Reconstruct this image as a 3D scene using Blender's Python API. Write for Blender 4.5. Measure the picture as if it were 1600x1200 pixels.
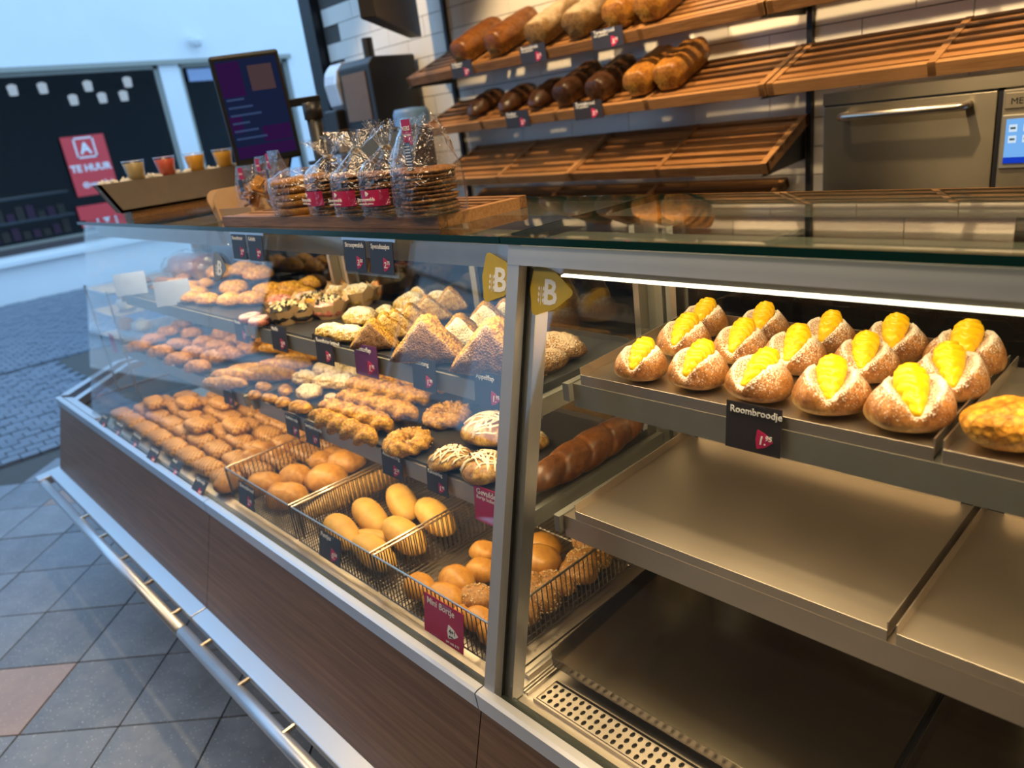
import bpy, math, random
from mathutils import Vector, Matrix, noise, Euler
for o in list(bpy.data.objects): bpy.data.objects.remove(o)
SC = bpy.context.scene; COL = SC.collection
PI = math.pi; R = math.radians
# ---------------------------------------------------------------- camera, world, exposure
CR = [[0.688169, 0.714863, -0.124074], [0.164531, -0.320308, -0.932916], [-0.706649, 0.62159, -0.338043]]
cam_d = bpy.data.cameras.new('camera'); cam = bpy.data.objects.new('camera', cam_d); COL.objects.link(cam)
m3 = Matrix([[CR[0][i], -CR[1][i], -CR[2][i]] for i in range(3)])
cam.matrix_world = Matrix.Translation((0, 0, 1.5)) @ m3.to_4x4()
cam_d.sensor_width = 36.0; cam_d.lens = 1156.72/1600*36; cam_d.clip_start = .02; cam_d.clip_end = 80
cam_d.dof.use_dof = True; cam_d.dof.focus_distance = 1.12; cam_d.dof.aperture_fstop = 4.0
SC.camera = cam
SC.view_settings.view_transform = 'Standard'; SC.view_settings.look = 'None'
SC.view_settings.gamma = 1; SC.view_settings.use_curve_mapping = False
SC.view_settings.exposure = 0.0
SC.cycles.transparent_max_bounces = 32
SC.cycles.max_bounces = 10
SC.cycles.sample_clamp_indirect = 4
w = bpy.data.worlds.new('sky'); SC.world = w; w.use_nodes = True
bg = w.node_tree.nodes['Background']; bg.inputs[0].default_value = (.36, .64, 1.0, 1); bg.inputs[1].default_value = 2.0
def area(name, loc, target, size, energy, col, sy=None, spread=180):
    d = bpy.data.lights.new(name, 'AREA'); d.energy = energy; d.color = col; d.size = size
    if sy: d.shape = 'RECTANGLE'; d.size_y = sy
    d.spread = R(spread)
    o = bpy.data.objects.new(name, d); COL.objects.link(o); o.location = loc
    o.rotation_euler = (Vector(target)-Vector(loc)).to_track_quat('-Z', 'Y').to_euler(); return o
def spot(name, loc, target, energy, ang, col, r=.02, blend=.4):
    d = bpy.data.lights.new(name, 'SPOT'); d.energy = energy; d.color = col; d.spot_size = R(ang); d.spot_blend = blend; d.shadow_soft_size = r
    o = bpy.data.objects.new(name, d); COL.objects.link(o); o.location = loc
    o.rotation_euler = (Vector(target)-Vector(loc)).to_track_quat('-Z', 'Y').to_euler(); return o
WARM = (1.0, .70, .36)
SPOTS = [(-3.0, 60), (-1.95, 135), (-1.02, 135), (.1, 135)]
for x, e_ in SPOTS:
    spot('ceiling_spot', (x, 1.55, 2.74), (x-.05, 2.42, 1.45), e_, 72, WARM, .03)
for x in (-2.4, -1.2, -.2):
    spot('ceiling_spot', (x, .9, 2.74), (x, .85, 1.2), 42, 80, WARM, .04)
area('ceiling_fill_light', (-.6, .6, 2.78), (-.6, .6, 0), 1.2, 30, (1, .74, .45), 1.0)  # overall warm fill added under the ceiling
area('ceiling_fill_light', (-1.6, -1.2, 2.78), (-1.6, -1.2, 0), 1.0, 30, (1, .76, .5), .6)  # added to brighten the counter front and floor; no known fixture
LED_E = 4.2
# ---------------------------------------------------------------- helpers
def link(o, parent=None):
    COL.objects.link(o)
    if parent is not None: o.parent = parent
    return o
def tag(o, label=None, cat=None, group=None, kind=None):
    if label: o['label'] = label
    if cat: o['category'] = cat
    if group: o['group'] = group
    if kind: o['kind'] = kind
    return o
def empty(name, loc=(0, 0, 0), rz=0, label=None, cat=None, group=None):
    o = bpy.data.objects.new(name, None); o.empty_display_size = .02; COL.objects.link(o)
    o.location = loc; o.rotation_euler = (0, 0, rz); tag(o, label, cat, group); return o
def copy_tree(o, parent=None):
    c = o.copy(); COL.objects.link(c)
    if parent is not None: c.parent = parent
    for ch in list(o.children): copy_tree(ch, c)
    return c
class MB:
    def __init__(s): s.v = []; s.f = []; s.m = []
    def add(s, vs, fs, mi=0):
        n = len(s.v); s.v += [tuple(v) for v in vs]; s.f += [tuple(i+n for i in f) for f in fs]; s.m += [mi]*len(fs); return s
    def box(s, a, b, mi=0, M=None):
        x0, y0, z0 = a; x1, y1, z1 = b
        vs = [Vector(p) for p in ((x0,y0,z0),(x1,y0,z0),(x1,y1,z0),(x0,y1,z0),(x0,y0,z1),(x1,y0,z1),(x1,y1,z1),(x0,y1,z1))]
        if M is not None: vs = [M @ v for v in vs]
        return s.add(vs, [(0,3,2,1),(4,5,6,7),(0,1,5,4),(1,2,6,5),(2,3,7,6),(3,0,4,7)], mi)
    def prism(s, prof, x0, x1, mi=0):            # prof: list of (y,z), extruded along x
        n = len(prof); vs = [(x0, y, z) for y, z in prof]+[(x1, y, z) for y, z in prof]
        fs = [(i, (i+1) % n, n+(i+1) % n, n+i) for i in range(n)]+[tuple(range(n-1, -1, -1)), tuple(range(n, 2*n))]
        return s.add(vs, fs, mi)
    def extr(s, pts, y0, y1, mi=0):             # pts (x,z), extruded along y
        n = len(pts); vs = [(x, y0, z) for x, z in pts]+[(x, y1, z) for x, z in pts]
        return s.add(vs, [((i+1) % n, i, n+i, n+(i+1) % n) for i in range(n)]+[tuple(range(n)), tuple(range(2*n-1, n-1, -1))], mi)
    def extrz(s, pts, z0, z1, mi=0):
        n = len(pts); vs = [(x, y, z0) for x, y in pts]+[(x, y, z1) for x, y in pts]
        return s.add(vs, [(i, (i+1) % n, n+(i+1) % n, n+i) for i in range(n)]+[tuple(range(n-1, -1, -1)), tuple(range(n, 2*n))], mi)
    def tube(s, pts, r, n=8, mi=0, caps=True, closed=False):
        pts = [Vector(p) for p in pts]; k = len(pts); rings = []
        up = Vector((0, 0, 1)); prev = None
        for i, p in enumerate(pts):
            a = pts[(i-1) % k] if (i > 0 or closed) else p; b = pts[(i+1) % k] if (i < k-1 or closed) else p
            t = (b-a).normalized()
            if prev is None:
                u = up if abs(t.z) < .9 else Vector((1, 0, 0)); nn = (u-t*u.dot(t)).normalized()
            else: nn = (prev-t*prev.dot(t)).normalized()
            prev = nn; bb = t.cross(nn); rr = r[i] if isinstance(r, (list, tuple)) else r
            rings.append([p+(nn*math.cos(2*PI*j/n)+bb*math.sin(2*PI*j/n))*rr for j in range(n)])
        vs = [v for ring in rings for v in ring]; fs = []
        for i in range(k if closed else k-1):
            for j in range(n):
                a = i*n+j; b = i*n+(j+1) % n; i2 = (i+1) % k
                fs.append((a, b, i2*n+(j+1) % n, i2*n+j))
        if caps and not closed: fs += [tuple(range(n-1, -1, -1)), tuple((k-1)*n+j for j in range(n))]
        return s.add(vs, fs, mi)
    def bar(s, a, b, t, mi=0):                  # square wire
        return s.tube([a, b], t*.72, 4, mi)
    def lathe(s, prof, n=20, c=(0, 0, 0), mi=0):
        vs = []; fs = []; k = len(prof)
        for r, z in prof:
            for j in range(n): vs.append((c[0]+r*math.cos(2*PI*j/n), c[1]+r*math.sin(2*PI*j/n), c[2]+z))
        for i in range(k-1):
            for j in range(n): fs.append((i*n+j, i*n+(j+1) % n, (i+1)*n+(j+1) % n, (i+1)*n+j))
        fs += [tuple(range(n-1, -1, -1)), tuple((k-1)*n+j for j in range(n))]
        return s.add(vs, fs, mi)
    def mesh(s, name, mats, smooth=False):
        me = bpy.data.meshes.new(name); me.from_pydata(s.v, [], s.f)
        for m in (mats if isinstance(mats, (list, tuple)) else [mats]): me.materials.append(m)
        if len(set(s.m)) > 1: me.polygons.foreach_set('material_index', s.m)
        if smooth: me.polygons.foreach_set('use_smooth', [True]*len(me.polygons))
        me.update(); return me
    def obj(s, name, mats, parent=None, smooth=False, bevel=0, loc=None):
        me = s.mesh(name, mats, smooth); o = link(bpy.data.objects.new(name, me), parent)
        if bevel:
            b = o.modifiers.new('edge', 'BEVEL'); b.width = bevel; b.segments = 2; b.limit_method = 'ANGLE'
        if loc is not None: o.location = loc
        return o
def inst(name, me, parent=None, loc=(0, 0, 0), rot=(0, 0, 0), sc=1):
    o = bpy.data.objects.new(name, me); link(o, parent); o.location = loc; o.rotation_euler = rot
    o.scale = (sc, sc, sc) if not isinstance(sc, (tuple, list)) else sc; return o
ORD = 'first second third fourth fifth sixth seventh eighth ninth tenth eleventh twelfth thirteenth fourteenth fifteenth sixteenth seventeenth eighteenth nineteenth twentieth'.split()
def ordn(i):
    if i < 20: return ORD[i]
    t = ['twenty', 'thirty', 'forty', 'fifty'][(i+1)//10-2]
    return (t[:-1]+'ieth') if (i+1) % 10 == 0 else t+'-'+ORD[(i+1) % 10-1]
# ---------------------------------------------------------------- materials
def nm(name):
    m = bpy.data.materials.new(name); m.use_nodes = True; nt = m.node_tree; nt.nodes.clear()
    out = nt.nodes.new('ShaderNodeOutputMaterial'); return m, nt, out
def N(nt, t, **k):
    n = nt.nodes.new('ShaderNode'+t)
    for a, v in k.items():
        if a.startswith('_'): setattr(n, a[1:], v)
    return n
def setin(n, **k):
    for a, v in k.items(): n.inputs[a.replace('_', ' ')].default_value = v
def rgb(c): return (c[0], c[1], c[2], 1)
def ramp(nt, fac, stops):
    r = nt.nodes.new('ShaderNodeValToRGB'); e = r.color_ramp.elements
    while len(e) < len(stops): e.new(.5)
    for i, (p, c) in enumerate(stops): e[i].position = p; e[i].color = rgb(c) if len(c) == 3 else c
    nt.links.new(fac, r.inputs[0]); return r.outputs[0]
def mixc(nt, fac, a, b, mode='MIX'):
    n = nt.nodes.new('ShaderNodeMix'); n.data_type = 'RGBA'; n.blend_type = mode
    for s, v in ((n.inputs[0], fac), (n.inputs[6], a), (n.inputs[7], b)):
        if hasattr(v, 'links') or isinstance(v, bpy.types.NodeSocket): nt.links.new(v, s)
        else: s.default_value = v if not isinstance(v, tuple) else rgb(v)
    return n.outputs[2]
def mth(nt, op, a, b=0, clamp=False):
    n = nt.nodes.new('ShaderNodeMath'); n.operation = op; n.use_clamp = clamp
    for i, v in enumerate((a, b)):
        if isinstance(v, bpy.types.NodeSocket): nt.links.new(v, n.inputs[i])
        else: n.inputs[i].default_value = v
    return n.outputs[0]
def tex(nt, kind, scale, coord='Object', stretch=None, detail=3, rough=.5, dist=0):
    tc = nt.nodes.new('ShaderNodeTexCoord'); src = tc.outputs[coord]
    if stretch:
        mp = nt.nodes.new('ShaderNodeMapping'); mp.inputs['Scale'].default_value = stretch; nt.links.new(src, mp.inputs[0]); src = mp.outputs[0]
    if kind == 'N':
        n = nt.nodes.new('ShaderNodeTexNoise'); setin(n, Scale=scale, Detail=detail, Roughness=rough, Distortion=dist)
        nt.links.new(src, n.inputs['Vector']); return n.outputs['Fac']
    if kind == 'V':
        n = nt.nodes.new('ShaderNodeTexVoronoi'); setin(n, Scale=scale); nt.links.new(src, n.inputs['Vector']); return n.outputs['Distance']
    if kind == 'W':
        n = nt.nodes.new('ShaderNodeTexWave'); setin(n, Scale=scale, Distortion=dist, Detail=detail); nt.links.new(src, n.inputs['Vector']); return n.outputs['Fac']
def bsdf(nt, out, col, rough=.5, metal=0, bump=None, bs=.3, bd=.002, **k):
    b = nt.nodes.new('ShaderNodeBsdfPrincipled')
    for nme, v in (('Base Color', col), ('Roughness', rough), ('Metallic', metal)):
        if isinstance(v, bpy.types.NodeSocket): nt.links.new(v, b.inputs[nme])
        else: b.inputs[nme].default_value = rgb(v) if isinstance(v, (tuple, list)) else v
    for a, v in k.items(): b.inputs[a.replace('_', ' ')].default_value = v
    if bump is not None:
        n = nt.nodes.new('ShaderNodeBump'); n.inputs['Strength'].default_value = bs; n.inputs['Distance'].default_value = bd
        nt.links.new(bump, n.inputs['Height']); nt.links.new(n.outputs[0], b.inputs['Normal'])
    nt.links.new(b.outputs[0], out.inputs[0]); return b
def plain(name, col, rough=.5, metal=0, var=.12, scale=30, **k):
    m, nt, out = nm(name); t = tex(nt, 'N', scale)
    c = mixc(nt, t, tuple(x*(1-var) for x in col), tuple(min(1, x*(1+var)) for x in col)); bsdf(nt, out, c, rough, metal, **k); return m
def emit(name, col, s):
    m, nt, out = nm(name); e = nt.nodes.new('ShaderNodeEmission'); e.inputs[0].default_value = rgb(col); e.inputs[1].default_value = s
    nt.links.new(e.outputs[0], out.inputs[0]); return m
def steel(name, col, rough, st=(1, 60, 1), an=.0):
    m, nt, out = nm(name); t = tex(nt, 'N', 14, stretch=st, detail=3); g = tex(nt, 'N', 5)
    rr = ramp(nt, mixc(nt, .15, g, t), [(.3, (rough*.9,)*3), (.7, (rough*1.12,)*3)])
    c = mixc(nt, t, tuple(x*.975 for x in col), tuple(min(1, x*1.02) for x in col))
    b = bsdf(nt, out, c, rr, 1.0, Anisotropic=an)
    if an:
        tg = nt.nodes.new('ShaderNodeTangent'); tg.direction_type = 'RADIAL'; tg.axis = 'Z'; nt.links.new(tg.outputs[0], b.inputs['Tangent']); b.inputs['Anisotropic Rotation'].default_value = 0.25
    return m
def glass(name, tint=(1, 1, 1), base=.035, rough=0.0, edge=None, k=1.0, bump=False):
    m, nt, out = nm(name); geo = N(nt, 'NewGeometry')
    vm = nt.nodes.new('ShaderNodeVectorMath'); vm.operation = 'DOT_PRODUCT'
    nt.links.new(geo.outputs['Normal'], vm.inputs[0]); nt.links.new(geo.outputs['Incoming'], vm.inputs[1])
    c = mth(nt, 'ABSOLUTE', vm.outputs['Value']); s = mth(nt, 'POWER', mth(nt, 'SUBTRACT', 1.0, c), 5.0)
    f = mth(nt, 'ADD', mth(nt, 'MULTIPLY', s, (1-base)*k), base, True)
    t = nt.nodes.new('ShaderNodeBsdfTransparent'); t.inputs[0].default_value = rgb(tint)
    g = nt.nodes.new('ShaderNodeBsdfGlossy'); g.inputs['Roughness'].default_value = rough; g.inputs[0].default_value = (1, 1, 1, 1)
    if bump:
        bp = nt.nodes.new('ShaderNodeBump'); bp.inputs['Strength'].default_value = 1.0; bp.inputs['Distance'].default_value = .006
        nt.links.new(tex(nt, 'N', 55, detail=2, dist=1.5), bp.inputs['Height']); nt.links.new(bp.outputs[0], g.inputs['Normal'])
    mx = nt.nodes.new('ShaderNodeMixShader'); nt.links.new(f, mx.inputs[0]); nt.links.new(t.outputs[0], mx.inputs[1]); nt.links.new(g.outputs[0], mx.inputs[2])
    nt.links.new(mx.outputs[0], out.inputs[0]); return m
def bread(name, lo, hi, top=None, mott=1.0, hatch=0, scale=40, bs=.5, dust=0, dustc=(.85, .8, .72), spots=0, spotc=(.05, .02, .01), spotscale=180, rough=.5, zlo=.05, zhi=.55, bd=.002, grain=0):
    """crust: pale rim low down, baked colour above, darker blotches; flour or sugar and seeds as speckles on upward faces"""
    lo, hi, top = [None if q is None else (min(1, q[0]*1.06), min(1, q[1]*1.2), q[2]) for q in (lo, hi, top)]
    m, nt, out = nm(name); tc = nt.nodes.new('ShaderNodeTexCoord'); sep = nt.nodes.new('ShaderNodeSeparateXYZ'); nt.links.new(tc.outputs['Generated'], sep.inputs[0])
    n1 = tex(nt, 'N', scale, detail=4); n2 = tex(nt, 'N', scale*.3, detail=2)
    z = mth(nt, 'ADD', sep.outputs['Z'], mth(nt, 'MULTIPLY', mth(nt, 'SUBTRACT', n2, .5), .5))
    zf = nt.nodes.new('ShaderNodeMapRange'); nt.links.new(z, zf.inputs[0]); zf.inputs[1].default_value = zlo; zf.inputs[2].default_value = zhi
    c = mixc(nt, zf.outputs[0], lo, hi)
    c = mixc(nt, ramp(nt, n1, [(.42, (0, 0, 0)), (.72, (1, 1, 1))]), c, top or tuple(x*.6 for x in hi))
    fn = tex(nt, 'N', scale*4.5, detail=3, rough=.65)
    c = mixc(nt, 1.0, c, ramp(nt, fn, [(.34, (1-.48*mott, 1-.52*mott, 1-.56*mott)), (.60, (1.0, 1.0, 1.0))]), 'MULTIPLY')  # fine dips darkened, crease shade put into the crust colour
    h = mixc(nt, .35, n1, fn)
    if grain:
        v = tex(nt, 'V', grain); h = mixc(nt, .6, h, v); c = mixc(nt, 1.0, c, ramp(nt, v, [(.15, (1.12, 1.1, 1.05)), (.75, (.55, .5, .45))]), 'MULTIPLY')  # gaps between grains darkened, their shade put into the colour
    if hatch:
        so = nt.nodes.new('ShaderNodeSeparateXYZ'); nt.links.new(tc.outputs['Object'], so.inputs[0])
        w1 = mth(nt, 'ABSOLUTE', mth(nt, 'SINE', mth(nt, 'MULTIPLY', mth(nt, 'ADD', so.outputs['X'], so.outputs['Y']), hatch)))
        w2 = mth(nt, 'ABSOLUTE', mth(nt, 'SINE', mth(nt, 'MULTIPLY', mth(nt, 'SUBTRACT', so.outputs['X'], so.outputs['Y']), hatch)))
        hh = mth(nt, 'MINIMUM', w1, w2); c = mixc(nt, ramp(nt, hh, [(.05, (1, 1, 1)), (.45, (0, 0, 0))]), c, tuple(min(1, q*1.5) for q in lo)); h = mixc(nt, .6, h, hh)
    if spots:
        v = tex(nt, 'V', spotscale); sf = ramp(nt, v, [(.0, (1, 1, 1)), (spots, (1, 1, 1)), (min(.99, spots+.05), (0, 0, 0))])
        c = mixc(nt, sf, c, spotc)
    if dust:
        geo = N(nt, 'NewGeometry'); s2 = nt.nodes.new('ShaderNodeSeparateXYZ'); nt.links.new(geo.outputs['Normal'], s2.inputs[0])
        fine = tex(nt, 'N', 420, detail=2, rough=.7)
        q = mth(nt, 'ADD', mth(nt, 'MULTIPLY', s2.outputs['Z'], .35), mth(nt, 'ADD', mth(nt, 'MULTIPLY', fine, .9), mth(nt, 'MULTIPLY', n2, .5)))
        df = ramp(nt, q, [(max(0, .98-dust*.5), (0, 0, 0)), (min(1, 1.22-dust*.5), (1, 1, 1))])
        c = mixc(nt, mth(nt, 'MULTIPLY', df, .85), c, dustc)
    bsdf(nt, out, c, rough, 0, bump=h, bs=bs, bd=bd, Specular_IOR_Level=.35); return m
def wood(name, a, b, st=(2, 40, 40), scale=3, rough=.45, spec=.4, bs=.1):
    m, nt, out = nm(name); t = tex(nt, 'N', scale, stretch=st, detail=6, rough=.65); oi = nt.nodes.new('ShaderNodeObjectInfo')
    f = mth(nt, 'ADD', mth(nt, 'MULTIPLY', t, 1.0), mth(nt, 'MULTIPLY', mth(nt, 'SUBTRACT', oi.outputs['Random'], .5), .35))
    c = ramp(nt, f, [(.3, a), (.7, b)]); bsdf(nt, out, c, rough, 0, bump=t, bs=bs, bd=.001, Specular_IOR_Level=spec); return m
M = {}
M['steel'] = steel('brushed_steel', (.60, .55, .48), .30)
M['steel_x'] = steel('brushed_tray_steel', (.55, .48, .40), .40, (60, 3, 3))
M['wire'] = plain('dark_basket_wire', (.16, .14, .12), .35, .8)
M['steel_low'] = steel('shade_darkened_tray', (.34, .30, .235), .20, (60, 3, 3))  # darker copy of the tray steel, shade at the deck put into its colour
M['steel_v'] = steel('oven_steel', (.27, .24, .18), .30, (3, 3, 80), .85)
M['alu'] = steel('anodised_aluminium', (.62, .64, .68), .42, (1, 30, 30))
M['alu_dull'] = plain('grey_coated_aluminium', (.30, .29, .25), .45, .6)
M['alu_frame'] = plain('matt_grey_frame', (.40, .41, .43), .4, .35, .05)
M['black'] = plain('black_plastic', (.012, .012, .014), .4)
M['dark'] = plain('dark_body_metal', (.035, .033, .03), .6)
M['gasket'] = plain('dark_green_gasket', (.035, .045, .038), .35)
M['glass'] = glass('clear_glass', (.985, .995, .99), .045)
M['glass_top'] = glass('thick_green_glass', (.90, .955, .93), .045)
M['glass_edge'] = plain('glass_edge_green', (.004, .035, .027), .12)
M['glass_rear'] = glass('dark_rear_glass', (.35, .34, .32), .05)
M['cello'] = glass('cellophane', (.97, .97, .97), .10, .12, bump=True)
M['plastic_clear'] = glass('clear_plastic', (.95, .95, .95), .09, .08)
M['led'] = emit('led_diffuser', (1.0, .86, .62), 4)
M['led_dim'] = emit('shelf_led', (1.0, .76, .42), 3)
M['panelwood'] = wood('brown_laminate', (.12, .066, .040), (.22, .125, .075), (.6, 60, 14), 6, .42)
M['slat'] = wood('oiled_beech_slat', (.13, .052, .015), (.34, .155, .05), (1, 25, 25), 6, .45)
M['slat2'] = wood('oiled_beech_board', (.16, .07, .022), (.38, .19, .07), (1.2, 25, 25), 7, .45)
M['kraft'] = plain('kraft_board', (.40, .26, .15), .8, 0, .08)
M['walltile'] = plain('white_glazed_tile', (.80, .76, .70), .18, 0, .03, 8)
M['grout'] = plain('dark_grout', (.09, .085, .08), .9)
M['plaster'] = plain('white_plaster', (.80, .80, .80), .9, 0, .05, 2)
M['innerwall'] = plain('dark_inner_wall', (.07, .06, .05), .8)
M['ceiling'] = plain('ceiling_paint', (.45, .42, .38), .9)
M['card'] = plain('dark_price_card', (.028, .022, .024), .35)
M['pink'] = plain('raspberry_print', (.50, .008, .09), .5)
M['pinkcard'] = plain('magenta_card', (.42, .004, .075), .4)
M['white'] = plain('white_print', (.85, .84, .82), .5, 0, .02)
M['palecard'] = plain('sky_tinted_card', (.26, .32, .48), .3)  # blue of the reflected sky put into the card colour
M['yellow'] = plain('yellow_sticker', (.52, .36, .01), .5)
M['red'] = plain('red_poster', (.72, .045, .05), .5, 0, .05)
def floor_mat(name, a, b, speck):
    m, nt, out = nm(name); n = tex(nt, 'N', 9, detail=6, rough=.65, dist=.6); v = tex(nt, 'V', 85); n3 = tex(nt, 'N', 2.2)
    oi = nt.nodes.new('ShaderNodeObjectInfo')
    c = ramp(nt, mth(nt, 'ADD', mth(nt, 'MULTIPLY', n, .8), mth(nt, 'MULTIPLY', oi.outputs['Random'], .2)), [(.3, a), (.75, b)])
    c = mixc(nt, ramp(nt, v, [(0, (1, 1, 1)), (.11, (1, 1, 1)), (.17, (0, 0, 0))]), c, speck)
    bsdf(nt, out, c, ramp(nt, n, [(.3, (.3,)*3), (.7, (.55,)*3)]), 0, bump=n, bs=.35, bd=.003); return m
M['slate'] = floor_mat('grey_slate_tile', (.14, .16, .19), (.28, .31, .36), (.55, .58, .62))
M['pinktile'] = floor_mat('pink_tile', (.30, .22, .20), (.42, .33, .30), (.55, .5, .48))
M['sett'] = floor_mat('street_sett', (.12, .15, .20), (.22, .26, .32), (.3, .33, .38))
# ---------------------------------------------------------------- setting
fl = MB(); fl.box((-4.75, -3, -.06), (2.2, 2.7, -.008)).obj('floor', M['grout'])
tag(bpy.data.objects['floor'], kind='structure'); FLOOR = bpy.data.objects['floor']
hd = .2148
tm = MB(); g = .003
t0 = hd-g*1.4
tm.extrz([(-t0, 0), (0, -t0), (t0, 0), (0, t0)], -.008, 0)
tme = tm.mesh('tile', M['slate'])
tme2 = tm.mesh('tile', M['pinktile'])
random.seed(4)
pinks = [(-2.4225, 0.0378), (-3.9188, 0.5124)]
for i in range(-2, 22):
    for j in range(-4, 5):
        cx = -.55-i*hd; cy = .2+j*hd-hd*0
        if (i+j) % 2 or cx < -4.6: continue
        pk = any(abs(cx-p[0])+abs(cy-p[1]) < hd*.95 for p in pinks)
        inst('tile', tme2 if pk else tme, FLOOR, (cx-.07, cy, random.uniform(-.0008, .0008)))
st = MB().box((-13, -9, -.09), (-4.75, 14, -.025)).obj('street', M['grout']); tag(st, kind='structure')
sm = MB().box((-.047, -.047, -.03), (.047, .047, 0)).mesh('paving_stone', M['sett'])
k = 0
for i in range(24):
    for j in range(12):
        x = -4.98-i*.1; y = .05+j*.1+(i % 2)*.05
        inst('paving_stone', sm, st, (x, y, random.uniform(-.006, .002)), (0, 0, random.uniform(-.05, .05)))
far = MB()
for i in range(42):
    for j in range(60):
        x = -7.5-i*.1; y = -1.5+j*.1+(i % 2)*.05
        z = random.uniform(-.006, .002); far.box((x-.046, y-.046, -.03), (x+.046, y+.046, z))
tag(far.obj('far_paving', M['sett'], st), kind='stuff')
# shop walls
YW = 2.5
wb = MB().box((-4.05, YW, 0), (2.2, YW+.12, 3)).obj('wall_back', M['grout']); tag(wb, kind='structure')
TW, TH = .30, .0905
wt = MB().box((-TW/2+.0015, -.008, -TH/2+.0015), (TW/2-.0015, 0, TH/2-.0015)).mesh('tile', M['walltile'])
zrow0 = 1.5+(1.47-1.5)*1.25
for r in range(-5, 8):
    for c in range(-1, 13):
        x = -1.18-.0-(c)*TW+(TW/2 if r % 2 else 0)+.15
        if x < -4.05+.1: continue
        inst('tile', wt, wb, (x, YW, zrow0+TH/2+r*TH+TH*0), (0, 0, 0))
tag(MB().box((-.3, YW-.008, 1.0), (2.2, YW, 2.3)).obj('wall_panel', M['walltile'], wb), kind='structure')
for i, x in enumerate((-1.184, -2.95)):
    tag(MB().box((x-.009, YW-.03, .9), (x+.009, YW-.0085, 2.6)).obj('shelf_upright', M['black']), ['black steel shelf upright on the tiled wall beside the oven', 'black steel shelf upright behind the ends of the bread shelves'][i], 'upright', 'shelf uprights')
tag(MB().box((-4.17, 2.44, 0), (-4.05, 2.62, 3)).obj('trim_1', M['black']), kind='structure')
tag(MB().box((-3.3, -3, 2.85), (2.2, 2.62, 2.95)).obj('ceiling', M['ceiling']), kind='structure')
tag(MB().box((2.1, -3, -.06), (2.2, 2.62, 2.95)).obj('wall_right', M['innerwall']), kind='structure')
tag(MB().box((-4.15, -3.1, -.06), (2.2, -3, 2.95)).obj('wall_front', M['innerwall']), kind='structure')
# ---------------------------------------------------------------- street facade
XF = -11.7
fa = MB()
def fbox(y0, y1, z0, z1, d=.3, x=0): fa.box((XF-d+x, y0, z0), (XF+x, y1, z1))
fbox(-9, 14, 2.82, 5.2); fbox(-9, 14, -.03, .66)
fbox(4.42, 4.70, .66, 2.82, .2); fbox(6.46, 14, .66, 2.82); fbox(-4.2, -1.1, .66, 2.82); fbox(-9, -7.2, .66, 2.82)
FA = fa.obj('wall_facade', M['plaster']); tag(FA, kind='structure')
tag(MB().box((XF, -9, .47), (XF+.10, 4.7, .53)).box((XF, -9, .53), (XF+.06, 4.7, .56)).obj('window_ledge', M['plaster'], FA), kind='structure')
tag(MB().box((XF, -9, 2.80), (XF+.06, 6.5, 2.86)).obj('trim_2', M['alu_dull']), kind='structure')
M['shop_shade'] = plain('shaded_shop_interior', (.003, .004, .007), .6)  # near-black colour stands in for the shade inside the shop
M['shopglass'] = glass('shop_window_glass', (.6, .65, .7), .006, k=.5)
tag(MB().box((XF-3.0, -9, 0), (XF-2.9, 7, 3)).box((XF-2.9, -9, -.02), (XF-.31, 7, .01)).box((XF-2.9, -9, 2.82), (XF-.31, 7, 2.9)).obj('shop_interior', M['shop_shade'], FA), kind='structure')
for i, (a, b) in enumerate(((-1.1, 4.42), (4.70, 6.46), (-7.2, -4.2))):
    fr = MB(); f = .06; x0, x1 = XF-.12, XF-.06
    fr.box((x0, a, .66), (x1, b, .66+f)); fr.box((x0, a, 2.82-f), (x1, b, 2.82)); fr.box((x0, a, .66), (x1, a+f, 2.82)); fr.box((x0, b-f, .66), (x1, b, 2.82))
    wn = fr.obj('window_%d' % (i+1), M['alu_dull']); tag(wn, kind='structure')
    MB().box((XF-.10, a+f, .66+f), (XF-.09, b-f, 2.82-f)).obj('pane', M['shopglass'], wn)
    if i == 0: MB().box((XF-.14, a, .60), (XF+.02, b, .68)).obj('window_sill', plain('brown_sill', (.07, .05, .05), .6), wn)
# blurred goods inside the opposite shop
ci = empty('window_display', (XF-.9, 2.2, 0), 0, 'dark shelving with rows of small goods inside the shop window across the street', 'shelf')
b = MB()
for z in (.95, 1.27): b.box((-.2, -2, z), (.2, .75, z+.03))
b.obj('shelf_board', plain('pale_shelf_edge', (.35, .33, .30), .6), ci)
random.seed(9); gb = [MB(), MB()]
for z in (.72, .98):
    for q in range(20):
        y = -1.9+q*.13; h = random.uniform(.08, .2); gb[q % 2].box((-.12, y, z), (.1, y+.09, z+h))
tag(gb[0].obj('packet', plain('pink_packets', (.35, .10, .18), .6), ci), kind='stuff'); tag(gb[1].obj('packet', plain('tan_packets', (.28, .17, .10), .6), ci), kind='stuff')
white_em = emit('lamp_glow', (.85, .93, 1), 1.1)
for i, (y, z) in enumerate([(2.6293, 2.6967), (2.9914, 2.6977), (3.5638, 2.6871), (4.1081, 2.7054), (3.326, 2.5217), (3.7075, 2.5196), (4.0031, 2.5245)]):
    l = MB().lathe([(.05, -.12), (.06, 0), (.02, .02)], 10).obj('track_lamp', white_em, loc=(XF-.5, y, z))
    tag(l, 'small white track lamp in the shop across the street, %s of seven' % ordn(i), 'lamp', 'track lamps in the shop across the street')
area('shop_fill_light', (XF-.9, 1.5, 2.7), (XF-.9, 1.6, 0), .6, 28, (.9, .95, 1))  # added light to brighten the shelf behind the window
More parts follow.
